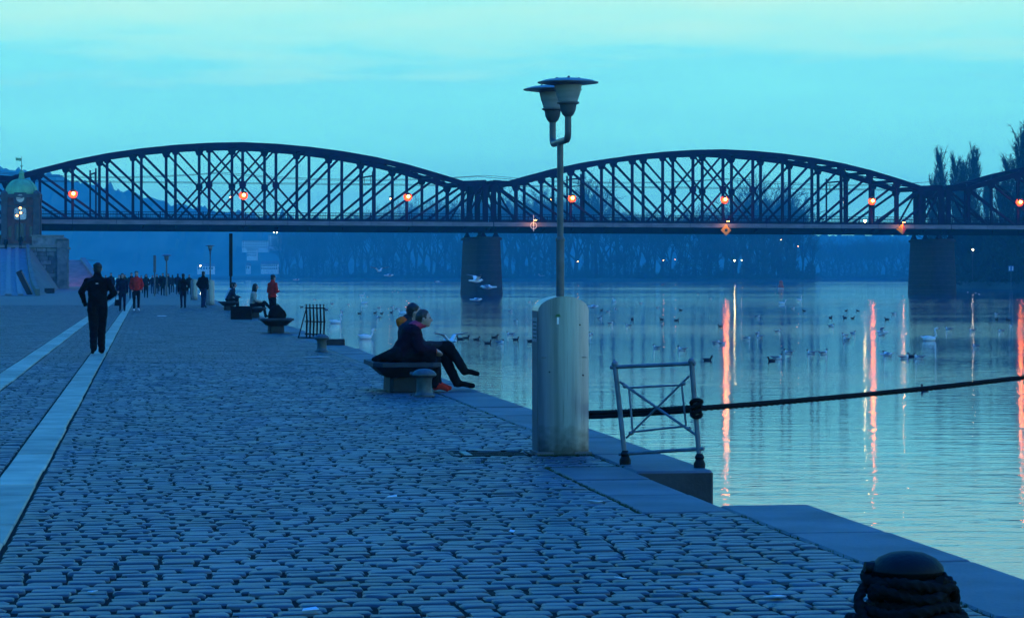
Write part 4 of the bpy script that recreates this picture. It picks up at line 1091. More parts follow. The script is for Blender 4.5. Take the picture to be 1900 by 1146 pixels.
# moss in the joints
def moss():
    V, Fc = [], []
    rr = random.Random(3)
    def tuft(u, v, s):
        for k in range(7):
            a = rr.random() * 6.28; q = s * rr.uniform(.4, 1); o = len(V)
            x, y = u + rr.gauss(0, s), v + rr.gauss(0, s * .6)
            V.extend([(x, y, -.02), (x + q * .5 * math.cos(a + 1.2), y + q * .5 * math.sin(a + 1.2), -.004), (x + q * .5 * math.cos(a), y + q * .5 * math.sin(a), q * .9)])
            Fc.append((o, o + 1, o + 2))
    for k in range(150): tuft(rr.uniform(3.36, 3.84), 21.74 + abs(rr.gauss(0, .035)) * -1, .014)
    for k in range(90): tuft(rr.uniform(2.4, 3.85), 20.9 + rr.choice((0, .146, .292, .438)) + rr.gauss(0, .012), .012)
    for k in range(110): tuft(U_NOTCH_IN - .012 + rr.gauss(0, .006), rr.uniform(16.3, 20.4), .010)
    for k in range(160): tuft(U_IN - .012 + rr.gauss(0, .006), rr.uniform(20.4, 40), .010)
    for k in range(60): tuft(U_IN - .012 + rr.gauss(0, .006), rr.uniform(9, 16.4), .010)
    for k in range(60): tuft(rr.uniform(3.2, 3.9), V_B1 + .01 + rr.gauss(0, .01), .013)
    for k in range(35): tuft(rr.uniform(.5, 3.7), 10.9 + .146 * rr.randrange(60) + .07, .008)
    me = bpy.data.meshes.new("moss"); me.from_pydata(V, [], Fc); me.materials.append(MATS["moss"])
    o = place("moss", me, None, None, QA); tag(o, "green moss growing in the paving joints by the cabinet", "moss", kind="stuff")
moss()
for k, (x, y, s) in enumerate(((728, 921, .035), (950, 986, .025), (1150, 1073, .03), (1440, 1107, .06), (172, 1098, .03), (575, 1131, .04), (300, 586, .30), (1103, 930, .05), (590, 662, .28))):
    p = on_z(x, y, .008); r = MB().add([(-s, -s * .6, 0), (s, -s * .5, .004), (s * .8, s * .6, .010), (-s * .7, s * .5, .003), (-s, -s * .6, .003), (s, -s * .5, .007), (s * .8, s * .6, .013), (-s * .7, s * .5, .006)],
        [(3, 2, 1, 0), (4, 5, 6, 7), (0, 1, 5, 4), (1, 2, 6, 5), (2, 3, 7, 6), (3, 0, 4, 7)]).build("paper_scrap", "paper", loc=p, rz=k * 1.3)
    tag(r, "small white scrap of litter lying on the cobbles", "litter", "white scraps of litter on the cobbles")

# ------------------------------------------------------------------ people
def V3(*a): return Vector(a)
def ell_mesh(c, r, n=14, m=9):
    b = MB(); b.ball(c, r, n, m); return b.v, b.f
def cap_mesh(p0, p1, r0, r1, n=12):
    b = MB(); p0, p1 = Vector(p0), Vector(p1); d = (p1 - p0); L = d.length or 1e-5; d /= L
    pts, rs = [], []
    for a in np.linspace(-math.pi / 2 + .15, 0, 4): pts.append(p0 + d * (r0 * math.sin(a))); rs.append(r0 * math.cos(a))
    for a in np.linspace(0, math.pi / 2 - .15, 4): pts.append(p1 + d * (r1 * math.sin(a))); rs.append(r1 * math.cos(a))
    b.tube(pts, rs, n); return b.v, b.f
def loft_mesh(rings, n=20):
    vs, fs = [], []
    for c, rx, ry, D in rings:
        for k in range(n):
            a = 2 * math.pi * k / n; vs.append(c + Vector((rx * math.cos(a), 0, 0)) + D * (ry * math.sin(a)))
    for i in range(len(rings) - 1):
        for k in range(n): j = (k + 1) % n; fs.append((i * n + k, i * n + j, i * n + n + j, i * n + n + k))
    fs.append(tuple(range(n - 1, -1, -1))); m = (len(rings) - 1) * n; fs.append(tuple(range(m, m + n)))
    return vs, fs
from mathutils import noise
def remesh(parts, voxel, smooth_it=3, wrinkle=0.0, wskip=2):
    """parts: (kind, args, material index) -> one continuous mesh with a material index per face"""
    vs, fs = [], []
    for kind, args, mi in parts:
        v, f = {"ell": ell_mesh, "cap": cap_mesh, "loft": loft_mesh}[kind](*args)
        o = len(vs); vs += [tuple(p) for p in v]; fs += [tuple(i + o for i in q) for q in f]
    me = bpy.data.meshes.new("tmp"); me.from_pydata(vs, [], fs); me.update()
    bm = bmesh.new(); bm.from_mesh(me); bmesh.ops.recalc_face_normals(bm, faces=bm.faces); bm.to_mesh(me); bm.free()
    ob = bpy.data.objects.new("tmp", me); COL.objects.link(ob)
    md = ob.modifiers.new("r", 'REMESH'); md.mode = 'VOXEL'; md.voxel_size = voxel
    sm = ob.modifiers.new("s", 'SMOOTH'); sm.iterations = smooth_it; sm.factor = 0.5
    dg = bpy.context.evaluated_depsgraph_get()
    out = bpy.data.meshes.new_from_object(ob.evaluated_get(dg))
    bpy.data.objects.remove(ob); bpy.data.meshes.remove(me)
    V = np.empty(len(out.vertices) * 3); out.vertices.foreach_get("co", V); V = V.reshape(-1, 3)
    F = [tuple(p.vertices) for p in out.polygons]
    bpy.data.meshes.remove(out)
    C = np.array([V[list(f)].mean(0) for f in F]) if F else np.zeros((0, 3))
    best = np.full(len(C), 1e9); idx = np.zeros(len(C), int)
    for kind, a, mi in parts:
        if kind == "ell":
            c, r = np.array(a[0]), np.array(a[1] if isinstance(a[1], (tuple, list)) else (a[1],) * 3)
            d = (np.linalg.norm((C - c) / r, axis=1) - 1) * r.min()
        elif kind == "cap":
            p0, p1 = np.array(a[0]), np.array(a[1]); e = p1 - p0; t = np.clip(((C - p0) @ e) / max(e @ e, 1e-9), 0, 1)
            d = np.linalg.norm(C - (p0 + t[:, None] * e), axis=1) - (a[2] + (a[3] - a[2]) * t)
        else:
            R = a[0]; d = np.full(len(C), 1e9)
            for (c0, x0, y0, D0), (c1, x1, y1, D1) in zip(R, R[1:]):
                p0, p1 = np.array(c0), np.array(c1); e = p1 - p0; tt = ((C - p0) @ e) / (e @ e); t = np.clip(tt, 0, 1)
                q = C - (p0 + t[:, None] * e); rx = x0 + (x1 - x0) * t; ry = y0 + (y1 - y0) * t
                lat = q[:, 0] / rx; dep = (q @ np.array(D0)) / ry; over = np.maximum(np.maximum(-tt, tt - 1), 0) * np.linalg.norm(e)
                d = np.minimum(d, (np.sqrt(lat ** 2 + dep ** 2) - 1) * np.minimum(rx, ry) + over)
        k = d < best; best[k] = d[k]; idx[k] = mi
    if wrinkle:                                          # creases in the cloth
        nrm = np.zeros_like(V)
        for f in F:
            a, b, c = V[f[0]], V[f[1]], V[f[2]]; q = np.cross(b - a, c - a); 
            for i in f: nrm[i] += q
        nrm /= np.linalg.norm(nrm, axis=1)[:, None] + 1e-9
        cloth = np.zeros(len(V), bool)
        for f, m_ in zip(F, idx):
            if m_ != wskip: cloth[list(f)] = True
        for f, m_ in zip(F, idx):
            if m_ == wskip: cloth[list(f)] = False
        for i, p in enumerate(V):
            if not cloth[i]: continue
            h = noise.noise(Vector((p[0] * 7, p[1] * 7, p[2] * 15))) * .6 + abs(noise.noise(Vector((p[0] * 16 + 3, p[1] * 16, p[2] * 22)))) * .6 - .15
            V[i] = p + nrm[i] * (h * wrinkle)
    return V, F, idx
JACKET, TROUSERS, SKIN, SHOES, SCARF, CUFF = range(6)
def hand_parts(w, fwd, side, curl=.5):
    """palm and five bent fingers; w wrist, fwd direction of the fingers, side = direction of the thumb"""
    w, f, s = Vector(w), Vector(fwd).normalized(), Vector(side).normalized(); nrm = f.cross(s).normalized()
    P = [("cap", (w, w + f * .05, .022, .026), SKIN), ("cap", (w + f * .05 + s * .022, w + f * .075 + s * .025, .018, .014), SKIN), ("cap", (w + f * .05 - s * .022, w + f * .07 - s * .025, .018, .014), SKIN)]
    for k, (o, ln) in enumerate(((.030, .062), (.010, .072), (-.010, .067), (-.029, .052))):
        a = w + f * .082 + s * o; d1 = (f - nrm * curl * .6).normalized(); b = a + d1 * ln * .55; c = b + (f - nrm * curl * 1.6).normalized() * ln * .5
        P += [("cap", (a - f * .012, b, .0095, .0088), SKIN), ("cap", (b, c, .0088, .0075), SKIN)]
    a = w + f * .03 + s * .028; b = a + (s * .7 + f * .7).normalized() * .04; c = b + (f + s * .2 - nrm * .3).normalized() * .032
    return P + [("cap", (a, b, .0115, .0100), SKIN), ("cap", (b, c, .0100, .0085), SKIN)]
def body(J, o):
    """J: joints; o: options"""
    bulk = o.get("bulk", 1.0); P = []
    pel, ch = Vector(J["pelvis"]), Vector(J["chest"]); ax = (ch - pel).normalized(); D = Vector((0, ax.z, -ax.y)).normalized()
    L = (ch - pel).length
    def rg(f, rx, ry, off=0): return (pel + ax * (L * f) + D * off, rx * bulk, ry * bulk, D)
    up = [rg(.0, .168, .128), rg(.25, .158, .122), rg(.5, .162, .122, .005), rg(.75, .185, .128, .008), rg(.95, .198, .115, .0), rg(1.06, .165, .095), rg(1.14, .085, .075)]
    if "hem" in o:                                       # coat skirt below the hips
        h = Vector(J["hem"]); dd = (h - pel).normalized(); D2 = Vector((0, -dd.z, dd.y)); D2 = D2 if D2.dot(D) > 0 else -D2
        hr = o.get("hem_r", (.195, .150))
        up = [(h, hr[0] * bulk, hr[1] * bulk, D), (pel.lerp(h, .5), (hr[0] * .5 + .088) * bulk, (hr[1] * .5 + .068) * bulk, D)] + up
    P.append(("loft", (up,), JACKET))
    for s in "LR":
        sh, el, wr = Vector(J["sh" + s]), Vector(J["el" + s]), Vector(J["wr" + s])
        P += [("cap", (sh, el, .066 * bulk, .056 * bulk), JACKET), ("cap", (el, wr, .056 * bulk, .043 * bulk), JACKET), ("ell", (sh, (.075 * bulk,) * 3), JACKET)]
        if o.get("cuff"): d = (wr - el).normalized(); P.append(("cap", (wr - d * .03, wr + d * .01, .047, .046), CUFF))
        if not o.get("fingers"):
            d = (wr - el).normalized(); P += [("cap", (wr + d * .01, wr + d * .07, .034, .036), SKIN), ("cap", (wr + d * .07, wr + d * .13 + Vector((0, 0, -.01)), .028, .02), SKIN)]
        hp, kn, an, to = (Vector(J[k + s]) for k in ("hip", "kn", "an", "to"))
        lb = o.get("leg", 1.0)
        P += [("cap", (hp, kn, .092 * lb, .066 * lb), TROUSERS), ("cap", (kn, an, .066 * lb, .052 * lb), TROUSERS)]
        P += [("cap", (an + Vector((0, 0, -.03)), an.lerp(to, .25) + Vector((0, 0, -.01)), .045, .045), SHOES), ("cap", (an.lerp(to, .1), to, .043, .036), SHOES)]
    P.append(("cap", (J["hipL"], J["hipR"], .105, .105), TROUSERS))
    if o.get("tail"):                                    # coat tail spread over the seat
        for x in (-.14, 0, .14): P.append(("cap", (pel + V3(x, -.06, .0), Vector((x * 1.2, o["tail"], pel.z - .055)), .11, .035), TROUSERS))
    hd = Vector(J["head"]); nk = ch + ax * (L * .12)
    P += [("cap", (nk, hd - Vector((0, -.0, .07)), .056, .055), SCARF if o.get("scarf") else SKIN)]
    if o.get("scarf"): P.append(("ell", (nk + Vector((0, .02, .03)), (.105, .105, .06)), SCARF))
    fy = Vector(o.get("face", (0, 1, 0))).normalized(); fx = Vector((fy.y, -fy.x, 0))
    P += [("ell", (hd, (.077, .095, .115) if abs(fy.y) > .7 else (.095, .077, .115)), SKIN), ("cap", (hd - V3(0, 0, .05) + fy * .04, hd - V3(0, 0, .085) + fy * .055, .045, .032), SKIN),
          ("cap", (hd + fy * .085 + V3(0, 0, .012), hd + fy * .112 - V3(0, 0, .022), .012, .016), SKIN), ("cap", (hd + fy * .088 - V3(0, 0, .058) - fx * .014, hd + fy * .088 - V3(0, 0, .058) + fx * .014, .010, .010), SKIN)]
    for sg in (-1, 1): P.append(("ell", (hd + fx * sg * .079 - V3(0, 0, .005), (.016, .016, .03)), SKIN))
    if o.get("hood"): P += [("ell", (nk - fy * .075 + V3(0, 0, .0), (.125, .095, .085)), SCARF if o.get("hood") == 2 else JACKET)]
    if o.get("collar"): P += [("cap", (nk + V3(0, 0, -.01), nk + V3(0, 0, .045), .085, .078), JACKET)]
    return P
def standing(stride=.2, lead=1, arms=("down", "down"), lean=.0, narrow=.095):
    J = dict(pelvis=V3(0, 0, .93), chest=V3(0, lean, 1.41), head=V3(0, lean + .03, 1.63), hem=V3(0, 0, .80))
    for s, sg in (("L", -1), ("R", 1)):
        st = stride * (1 if sg == lead else -1)
        J["hip" + s] = V3(sg * .085, 0, .90); J["kn" + s] = V3(sg * narrow, st * .55 + .05, .50 if st > 0 else .49)
        J["an" + s] = V3(sg * narrow, st - .02 if st > 0 else st, .085 if st >= 0 else .12); J["to" + s] = V3(sg * (narrow + .02), st + .16, .045 if st >= 0 else .04)
        J["sh" + s] = V3(sg * .185, lean, 1.38)
        a = arms[0 if s == "L" else 1]
        sw = -st * .6
        if a == "down": J["el" + s] = V3(sg * .235, lean - .03 + sw * .5, 1.10); J["wr" + s] = V3(sg * .24, lean + .08 + sw, .86)
        elif a == "pocket": J["el" + s] = V3(sg * .275, -.09, 1.12); J["wr" + s] = V3(sg * .21, .08, .93)
        elif a == "flare": J["el" + s] = V3(sg * .315, -.04, 1.17); J["wr" + s] = V3(sg * .21, .17, 1.08)
        elif a == "flare_low": J["el" + s] = V3(sg * .305, -.05, 1.19); J["wr" + s] = V3(sg * .25, .14, 1.00)
        elif a == "front": J["el" + s] = V3(sg * .27, .02, 1.13); J["wr" + s] = V3(sg * .07, .24, 1.14)
        else: J["el" + s], J["wr" + s] = a
    return J
def person(loc, rz, J, o, mats, label, H=1.75, voxel=.024, hair="hair_dark", group=None, long_hair=False):
    sc = H / 1.75
    root = empty("person", loc, rz); root.scale = (sc,) * 3
    tag(root, label, "person", group)
    P = body(J, o)
    V, F, mi = remesh(P, voxel, 3, .016 if voxel < .016 else .010)
    if o.get("fingers"):
        for s in "LR":
            w, e = Vector(J["wr" + s]), Vector(J["el" + s]); f = (w - e).normalized()
            side = Vector(o.get("thumb" + s, (-1 if s == "R" else 1, 0, .3))); side = (side - f * side.dot(f))
            v2, f2, m2 = remesh(hand_parts(w + f * .012, f, side, o.get("curl", .6)), .0065, 1); m2 = np.full(len(f2), o.get("handmat", SKIN))
            F += [tuple(i + len(V) for i in q) for q in f2]; V = np.vstack([V, v2]); mi = np.r_[mi, m2]
    me = bpy.data.meshes.new("body"); me.from_pydata([tuple(p) for p in V], [], F)
    for m in mats: me.materials.append(MATS[m])
    me.polygons.foreach_set("material_index", np.minimum(mi, len(mats) - 1).astype(np.int32)); me.polygons.foreach_set("use_smooth", [True] * len(F)); me.update()
    place("body", me, root)
    hd = Vector(J["head"]); fy = Vector(o.get("face", (0, 1, 0))).normalized()
    hp = [("ell", (hd - fy * .018 + V3(0, 0, .030), (.087, .100, .102) if abs(fy.y) > .7 else (.100, .087, .102)), 0), ("ell", (hd - fy * .035 - V3(0, 0, .02), (.078, .078, .095)), 0)]
    if long_hair:
        hp += [("cap", (hd - fy * .05, hd - fy * .085 - V3(0, 0, .22), .085, .06), 0)]
        for sg in (-1, 1): hp.append(("cap", (hd + Vector((fy.y, -fy.x, 0)) * sg * .07, hd + Vector((fy.y, -fy.x, 0)) * sg * .085 - V3(0, 0, .17), .04, .035), 0))
    hv, hf, _ = remesh(hp, max(voxel * .7, .009), 2, .020)
    # keep the face clear
    keep = hv + 0.0
    face = ((keep - np.array(hd)) @ np.array(fy) > .055) & (keep[:, 2] < hd.z + .055)
    keep[face] -= np.array(fy) * .06
    hm = bpy.data.meshes.new("hair"); hm.from_pydata([tuple(p) for p in keep], [], hf); hm.materials.append(MATS[hair]); hm.polygons.foreach_set("use_smooth", [True] * len(hf)); hm.update()
    place("hair", hm, root)
    if voxel < .016:
        fx = Vector((fy.y, -fy.x, 0))
        for sg in (-1, 1): MB().ball(hd + fy * .086 + fx * sg * .032 + V3(0, 0, .012), .010, 8, 6).build("eye", "hair_dark", root, smooth=True)
    return root
TOWARDS = math.pi + QA
# the walker seen from behind
walker = person(on_z(181, 657), QA + .02, standing(.10, 1, ("flare_low", "flare"), narrow=.075), dict(collar=1, bulk=1.14, leg=1.28, fingers=1, handmat=0, hem_r=(.185, .135)),
    ["cloth_black", "cloth_black", "skin", "shoe_black", "cloth_black"], "man in black walking away with elbows out, on the pale strip", H=1.83, voxel=.013)
lg = MB().box((-.035, -.142, 1.345), (.012, -.132, 1.357)).build("jacket_logo", "sign_white", walker)
person(on_z(227, 577.5), TOWARDS, standing(.10, -1, ("down", "pocket")), dict(scarf=1, hem_r=(.20, .15), bulk=1.02), ["cloth_navy", "cloth_navy", "skin", "shoe_black", "cloth_charcoal"],
    "woman in a long navy coat walking with a handbag, beside the man in red", H=1.70, hair="hair_brown", long_hair=True)
person(on_z(253, 577), TOWARDS, standing(.12, 1, ("pocket", "pocket")), dict(collar=1, bulk=1.08, cuff=1), ["cloth_red", "cloth_black", "skin", "shoe_white", "cloth_black", "cloth_black"],
    "man in a red jacket and white shoes walking towards the camera", H=1.80)
hb = empty("handbag", on_z(218.5, 576) + Vector((0, -.15, 0)), .1); tag(hb, "black handbag hanging from the hand of the woman in navy", "bag")
MB().prism([(-.13, -.05), (.13, -.05), (.13, .05), (-.13, .05)], .22, .50, top=[(-.10, -.03), (.10, -.03), (.10, .03), (-.10, .03)]).build("body", "leather", hb)
MB().tube([(-.08, 0, .49), (-.05, 0, .72), (.03, 0, .84), (.06, 0, .72), (.08, 0, .49)], .012, 6).build("strap", "leather", hb, smooth=True)
person(on_z(340, 572), QA + .1, standing(.08, 1, ("down", "pocket")), dict(collar=1, hem_r=(.20, .15), bulk=1.05), ["cloth_black", "cloth_navy", "skin", "shoe_black", "cloth_black"], "person in dark coat walking off, left of the pale lampless cabinet", H=1.70)
person(on_z(377, 571), QA - .5, standing(.03, -1, ("pocket", "pocket"), narrow=.07), dict(collar=1, hem_r=(.21, .16), bulk=1.1), ["cloth_black", "cloth_denim", "skin", "shoe_black", "cloth_black"], "man in black jacket and jeans standing with his back to us by a lamp cabinet", H=1.82)
crowd = [(271, 553, 1.74, "cloth_charcoal", "cloth_black", 1, "dark-clothed woman with long hair walking right behind the red jacket", True),
         (283, 545, 1.68, "cloth_navy", "cloth_denim", 1, "person in navy jacket and jeans, right of the long-haired walker", False),
         (302, 549, 1.84, "cloth_black", "cloth_black", 1, "tall left figure of the dark group under the slim lamp", False),
         (312, 547, 1.80, "cloth_charcoal", "cloth_black", 1, "right figure of the dark group under the slim lamp", True),
         (330, 546.5, 1.80, "cloth_navy", "cloth_navy", 0, "navy figure partly behind the person leaving in a dark coat", False),
         (244, 555, 1.82, "cloth_slate", "cloth_denim", 1, "person in pale slate jacket half hidden behind the man in red", False),
         (206, 551, 1.84, "cloth_navy", "cloth_navy", 1, "figure in navy seen past the walking man's shoulder", False),
         (221, 548, 1.70, "cloth_slate", "cloth_denim", 1, "person with a pale scarf behind the woman in navy", False),
         (262, 544, 1.66, "cloth_black", "cloth_black", 1, "small dark figure just behind the red jacket's shoulder", False),
         (196, 545, 1.68, "cloth_plum", "cloth_black", 1, "distant figure almost hidden by the walking man's elbow", False),
         (232, 543, 1.74, "cloth_black", "cloth_black", 1, "distant dark walker between the navy coat and the red jacket", False),
         (291, 546, 1.76, "cloth_black", "cloth_charcoal", 1, "dark walker just left of the tall figure under the slim lamp", False),
         (297, 541, 1.70, "cloth_plum", "cloth_black", 0, "smaller plum-clad figure left of the lamp group", True),
         (351, 547, 1.72, "cloth_black", "cloth_black", 1, "dark figure half hidden by the lampless cabinet", False),
         (320, 543, 1.72, "cloth_charcoal", "cloth_charcoal", 0, "distant figure between the lamp group and the dark coat", False)]
for x, y, H, jc, tr, tow, lab, lh in crowd:
    person(on_z(x, y), (TOWARDS if tow else QA) + random.uniform(-.3, .3), standing(random.uniform(.05, .2), random.choice((1, -1)), (random.choice(("down", "pocket")), random.choice(("down", "pocket", "front")))),
           dict(hem_r=(.20, .15), bulk=random.uniform(1.0, 1.12), scarf=1), [jc, tr, "skin", "shoe_black", "cloth_cream" if "pale scarf" in lab else "cloth_black"], lab, H=H, voxel=.034, long_hair=lh, group="walkers far along the quay")
# figures at the head of the ramp
for x, y, lab in ((38, 461, "dark figure standing in front of the clock tower door"), (11, 466, "dark figure at the ramp top left of the tower door")):
    person(px(x, y, 321) , .4, standing(.05), dict(hem_r=(.22, .16), bulk=1.1), ["cloth_black", "cloth_black", "skin", "shoe_black"], lab, H=1.78, voxel=.04)
# man in red standing by the bench
person(on_z(505, 598), QA - 1.0, standing(.02, 1, ("front", "front"), lean=.02, narrow=.09), dict(collar=1, bulk=1.12), ["cloth_red", "cloth_black", "skin", "shoe_black", "cloth_red"], "man in red jacket standing behind the bench with the bag, facing the river", H=1.62, voxel=.02)

def seated(back=0.0, knee_h=.44, cross=False, lean=.10, reach=.36, seat=.40):
    J = dict(pelvis=V3(0, 0, seat + .12), chest=V3(0, lean, seat + .55), head=V3(0, lean + .07, seat + .79))
    for s, sg in (("L", -1), ("R", 1)):
        J["hip" + s] = V3(sg * .085, .0, seat + .09); J["kn" + s] = V3(sg * .10, .42, knee_h + .06); J["an" + s] = V3(sg * .10, .46, .08); J["to" + s] = V3(sg * .12, .64, .045)
        J["sh" + s] = V3(sg * .18, lean, seat + .53); J["el" + s] = V3(sg * .23, lean + .06, seat + .26); J["wr" + s] = V3(sg * .08, lean + reach * .8, seat + .22)
    if cross:
        J["knR"] = V3(.03, .46, knee_h + .16); J["anR"] = V3(-.05, .78, .26); J["toR"] = V3(-.06, .94, .20)
        J["anL"] = V3(-.10, .50, .08)
    return J
R90 = -math.pi / 2
# the couple: the man on the far side, the woman nearer the camera
mJ = dict(pelvis=V3(0, .02, .50), chest=V3(0, .03, .88), head=V3(0, .12, 1.06), hipL=V3(-.085, .04, .50), hipR=V3(.085, .04, .50),
          knL=V3(-.09, .52, .47), anL=V3(-.08, .70, .10), toL=V3(-.09, .92, .05), knR=V3(.02, .58, .60), anR=V3(.0, .80, .27), toR=V3(0, .98, .22),
          shL=V3(-.19, .07, .86), elL=V3(-.24, .18, .60), wrL=V3(-.06, .42, .58), shR=V3(.19, .08, .86), elR=V3(.25, .22, .62), wrR=V3(.07, .46, .62), hem=V3(0, -.24, .44))
mp = PBENCH + Vector((.05, .12, 0))
person(mp, R90 + .05, mJ, dict(hood=2, bulk=1.16, fingers=1, hem_r=(.2, .17), collar=1, leg=1.2, tail=-.34), ["cloth_slate", "cloth_black", "skin", "shoe_black", "cloth_orange"],
       "man in slate jacket with orange hood, legs crossed, on the bench behind the woman", H=1.75, voxel=.013)
wJ = dict(pelvis=V3(0, .0, .50), chest=V3(0, .16, .83), head=V3(0, .30, .985), hipL=V3(-.085, .0, .49), hipR=V3(.085, .0, .49),
          knL=V3(-.08, .44, .47), anL=V3(-.09, .47, .10), toL=V3(-.10, .64, .045), knR=V3(.07, .40, .50), anR=V3(.08, .46, .10), toR=V3(.10, .62, .045),
          shL=V3(-.17, .17, .80), elL=V3(-.22, .22, .58), wrL=V3(-.05, .42, .52), shR=V3(.17, .19, .80), elR=V3(.21, .26, .585), wrR=V3(.09, .43, .56), hem=V3(0, -.30, .44))
wp = PBENCH + Vector((.02, -.45, 0))
person(wp, R90 - .05, wJ, dict(scarf=1, bulk=1.22, fingers=1, cuff=1, hem_r=(.24, .20), leg=1.22, tail=-.36), ["cloth_plum", "cloth_black", "skin", "shoe_red", "cloth_pink", "cloth_orange"],
       "woman in dark jacket with pink scarf and red shoes on the near bench", H=1.75, voxel=.013, hair="hair_brown")
# further sitters
person(B4 + Vector((0, -.35, 0)), R90 + .1, seated(cross=True, lean=.05), dict(scarf=1), ["cloth_cream", "cloth_black", "skin", "shoe_black", "cloth_black"], "woman in cream jacket with long dark hair sitting behind the crate", H=1.72, voxel=.02, long_hair=True)
person(B3 + Vector((.05, -.45, 0)), R90 + .15, seated(lean=.22), dict(bulk=1.1), ["cloth_slate", "cloth_black", "skin", "shoe_black"], "hunched sitter in slate jacket on the farthest bench", H=1.72, voxel=.026)
person(B3 + Vector((-.08, .30, 0)), R90, seated(lean=.16), dict(bulk=1.05, scarf=1), ["cloth_white", "cloth_black", "skin", "shoe_black", "cloth_black"], "sitter in a pale jacket on the far side of the farthest bench", H=1.74, voxel=.03)
bg2 = B4 + Vector((-.30, -.75, .0))
bag(bg2, .42, .40, "dark bag standing between the crate and the seated woman", "shoulder_bag")

# ------------------------------------------------------------------ water birds
def bird_mesh(name, parts, mats, vox):
    V, F, mi = remesh(parts, vox, 2)
    me = bpy.data.meshes.new(name); me.from_pydata([tuple(p) for p in V], [], F)
    for m in mats: me.materials.append(MATS[m])
    me.polygons.foreach_set("material_index", mi.astype(np.int32)); me.polygons.foreach_set("use_smooth", [True] * len(F)); me.update(); return me
def swan_parts(neck):
    P = [("ell", (V3(0, 0, .10), (.36, .19, .15)), 0), ("cap", (V3(-.22, 0, .15), V3(-.44, 0, .22), .10, .03), 0), ("ell", (V3(-.05, .10, .17), (.26, .07, .10)), 0), ("ell", (V3(-.05, -.10, .17), (.26, .07, .10)), 0)]
    for a, b in zip(neck, neck[1:]): P.append(("cap", (V3(a[0], 0, a[1]), V3(b[0], 0, b[1]), .045, .040), 0))
    h = V3(neck[-1][0] + .04, 0, neck[-1][1] - .005)
    return P + [("ell", (h, (.075, .045, .048)), 0), ("cap", (h + V3(.06, 0, -.015), h + V3(.15, 0, -.04), .024, .014), 1)]
SW1 = bird_mesh("swan", swan_parts([(.28, .14), (.37, .28), (.34, .42), (.30, .54), (.33, .62), (.38, .65)]), ["feather_white", "beak_orange"], .018)
SW2 = bird_mesh("swan", swan_parts([(.28, .14), (.40, .24), (.44, .36), (.41, .46), (.45, .50)]), ["feather_white", "beak_orange"], .018)
GULL = bird_mesh("gull", [("ell", (V3(0, 0, .05), (.15, .065, .06)), 0), ("ell", (V3(-.04, .045, .075), (.13, .025, .04)), 1), ("ell", (V3(-.04, -.045, .075), (.13, .025, .04)), 1), ("cap", (V3(-.10, 0, .08), V3(-.24, 0, .115), .03, .010), 2),
    ("cap", (V3(.10, 0, .07), V3(.125, 0, .15), .040, .032), 0), ("ell", (V3(.135, 0, .165), (.042, .034, .034)), 3), ("cap", (V3(.16, 0, .16), V3(.205, 0, .150), .010, .006), 3)], ["feather_white", "feather_grey", "feather_grey", "feather_dark"], .011)
DUCK = bird_mesh("duck", [("ell", (V3(0, 0, .05), (.17, .085, .075)), 0), ("cap", (V3(-.12, 0, .07), V3(-.21, 0, .12), .04, .012), 0), ("cap", (V3(.12, 0, .08), V3(.15, 0, .17), .042, .034), 0), ("ell", (V3(.165, 0, .19), (.05, .038, .038)), 0), ("cap", (V3(.20, 0, .18), V3(.25, 0, .17), .015, .010), 1)], ["feather_dark", "feather_grey"], .012)
def wing_parts(a1, a2):
    P = [("ell", (V3(0, 0, 0), (.18, .06, .055)), 0), ("cap", (V3(-.12, 0, 0), V3(-.25, 0, .01), .035, .03), 0), ("ell", (V3(.17, 0, .03), (.05, .036, .036)), 2), ("cap", (V3(.2, 0, .02), V3(.25, 0, .01), .011, .007), 2)]
    for s in (-1, 1):
        e = V3(.03, s * .22 * math.cos(a1), .22 * math.sin(a1)); t = e + V3(-.12, s * .30 * math.cos(a2), .30 * math.sin(a2))
        for k in range(6):
            f = k / 5; off = V3(-.10 * f + .04, 0, 0)
            P += [("cap", (V3(off.x, s * .04, .02), e + off, .020, .017), 0), ("cap", (e + off, t + off * .6 * (1 - .3 * f), .017, .012), 1)]
    return P
FLY1 = bird_mesh("flying_gull", wing_parts(.75, .15), ["feather_white", "feather_grey", "feather_white"], .013)
FLY2 = bird_mesh("flying_gull", wing_parts(.30, -.25), ["feather_white", "feather_grey", "feather_white"], .013)
def float_at(name, me, x, y, rz, label, cat, group, sc=1.0):
    p = on_z(x, y, WATER_Z); o = place(name, me, None, (p.x, p.y, WATER_Z - .01), rz); o.scale = (sc,) * 3; return tag(o, label, cat, group)
swans = [(623, 600, 0.2, SW1, "swan nearest the quay, between the railings and the bench"), (671, 549, .3, SW2, "low-necked swan far behind the railings, farthest of the left swans"), (676, 564, 3.0, SW1, "upright swan just beyond the row of ducks left of the couple"),
         (678, 629, .6, SW2, "swan feeding close to the timber beam"), (1451, 564, .1, SW2, "far swan below the red buoy"), (1483, 558, .5, SW1, "small distant swan right of the red buoy"), (1724, 632, .2, SW1, "large swan in front of the right pier's reflection"), (1140, 560, 2.0, SW2, "swan just right of the cabinet, far out"), (748, 583, 2.6, SW2, "swan swimming directly behind the couple's heads")]
for x, y, rz, me, lab in swans: float_at("swan", me, x, y, rz, lab, "swan", "swans on the river", .82)
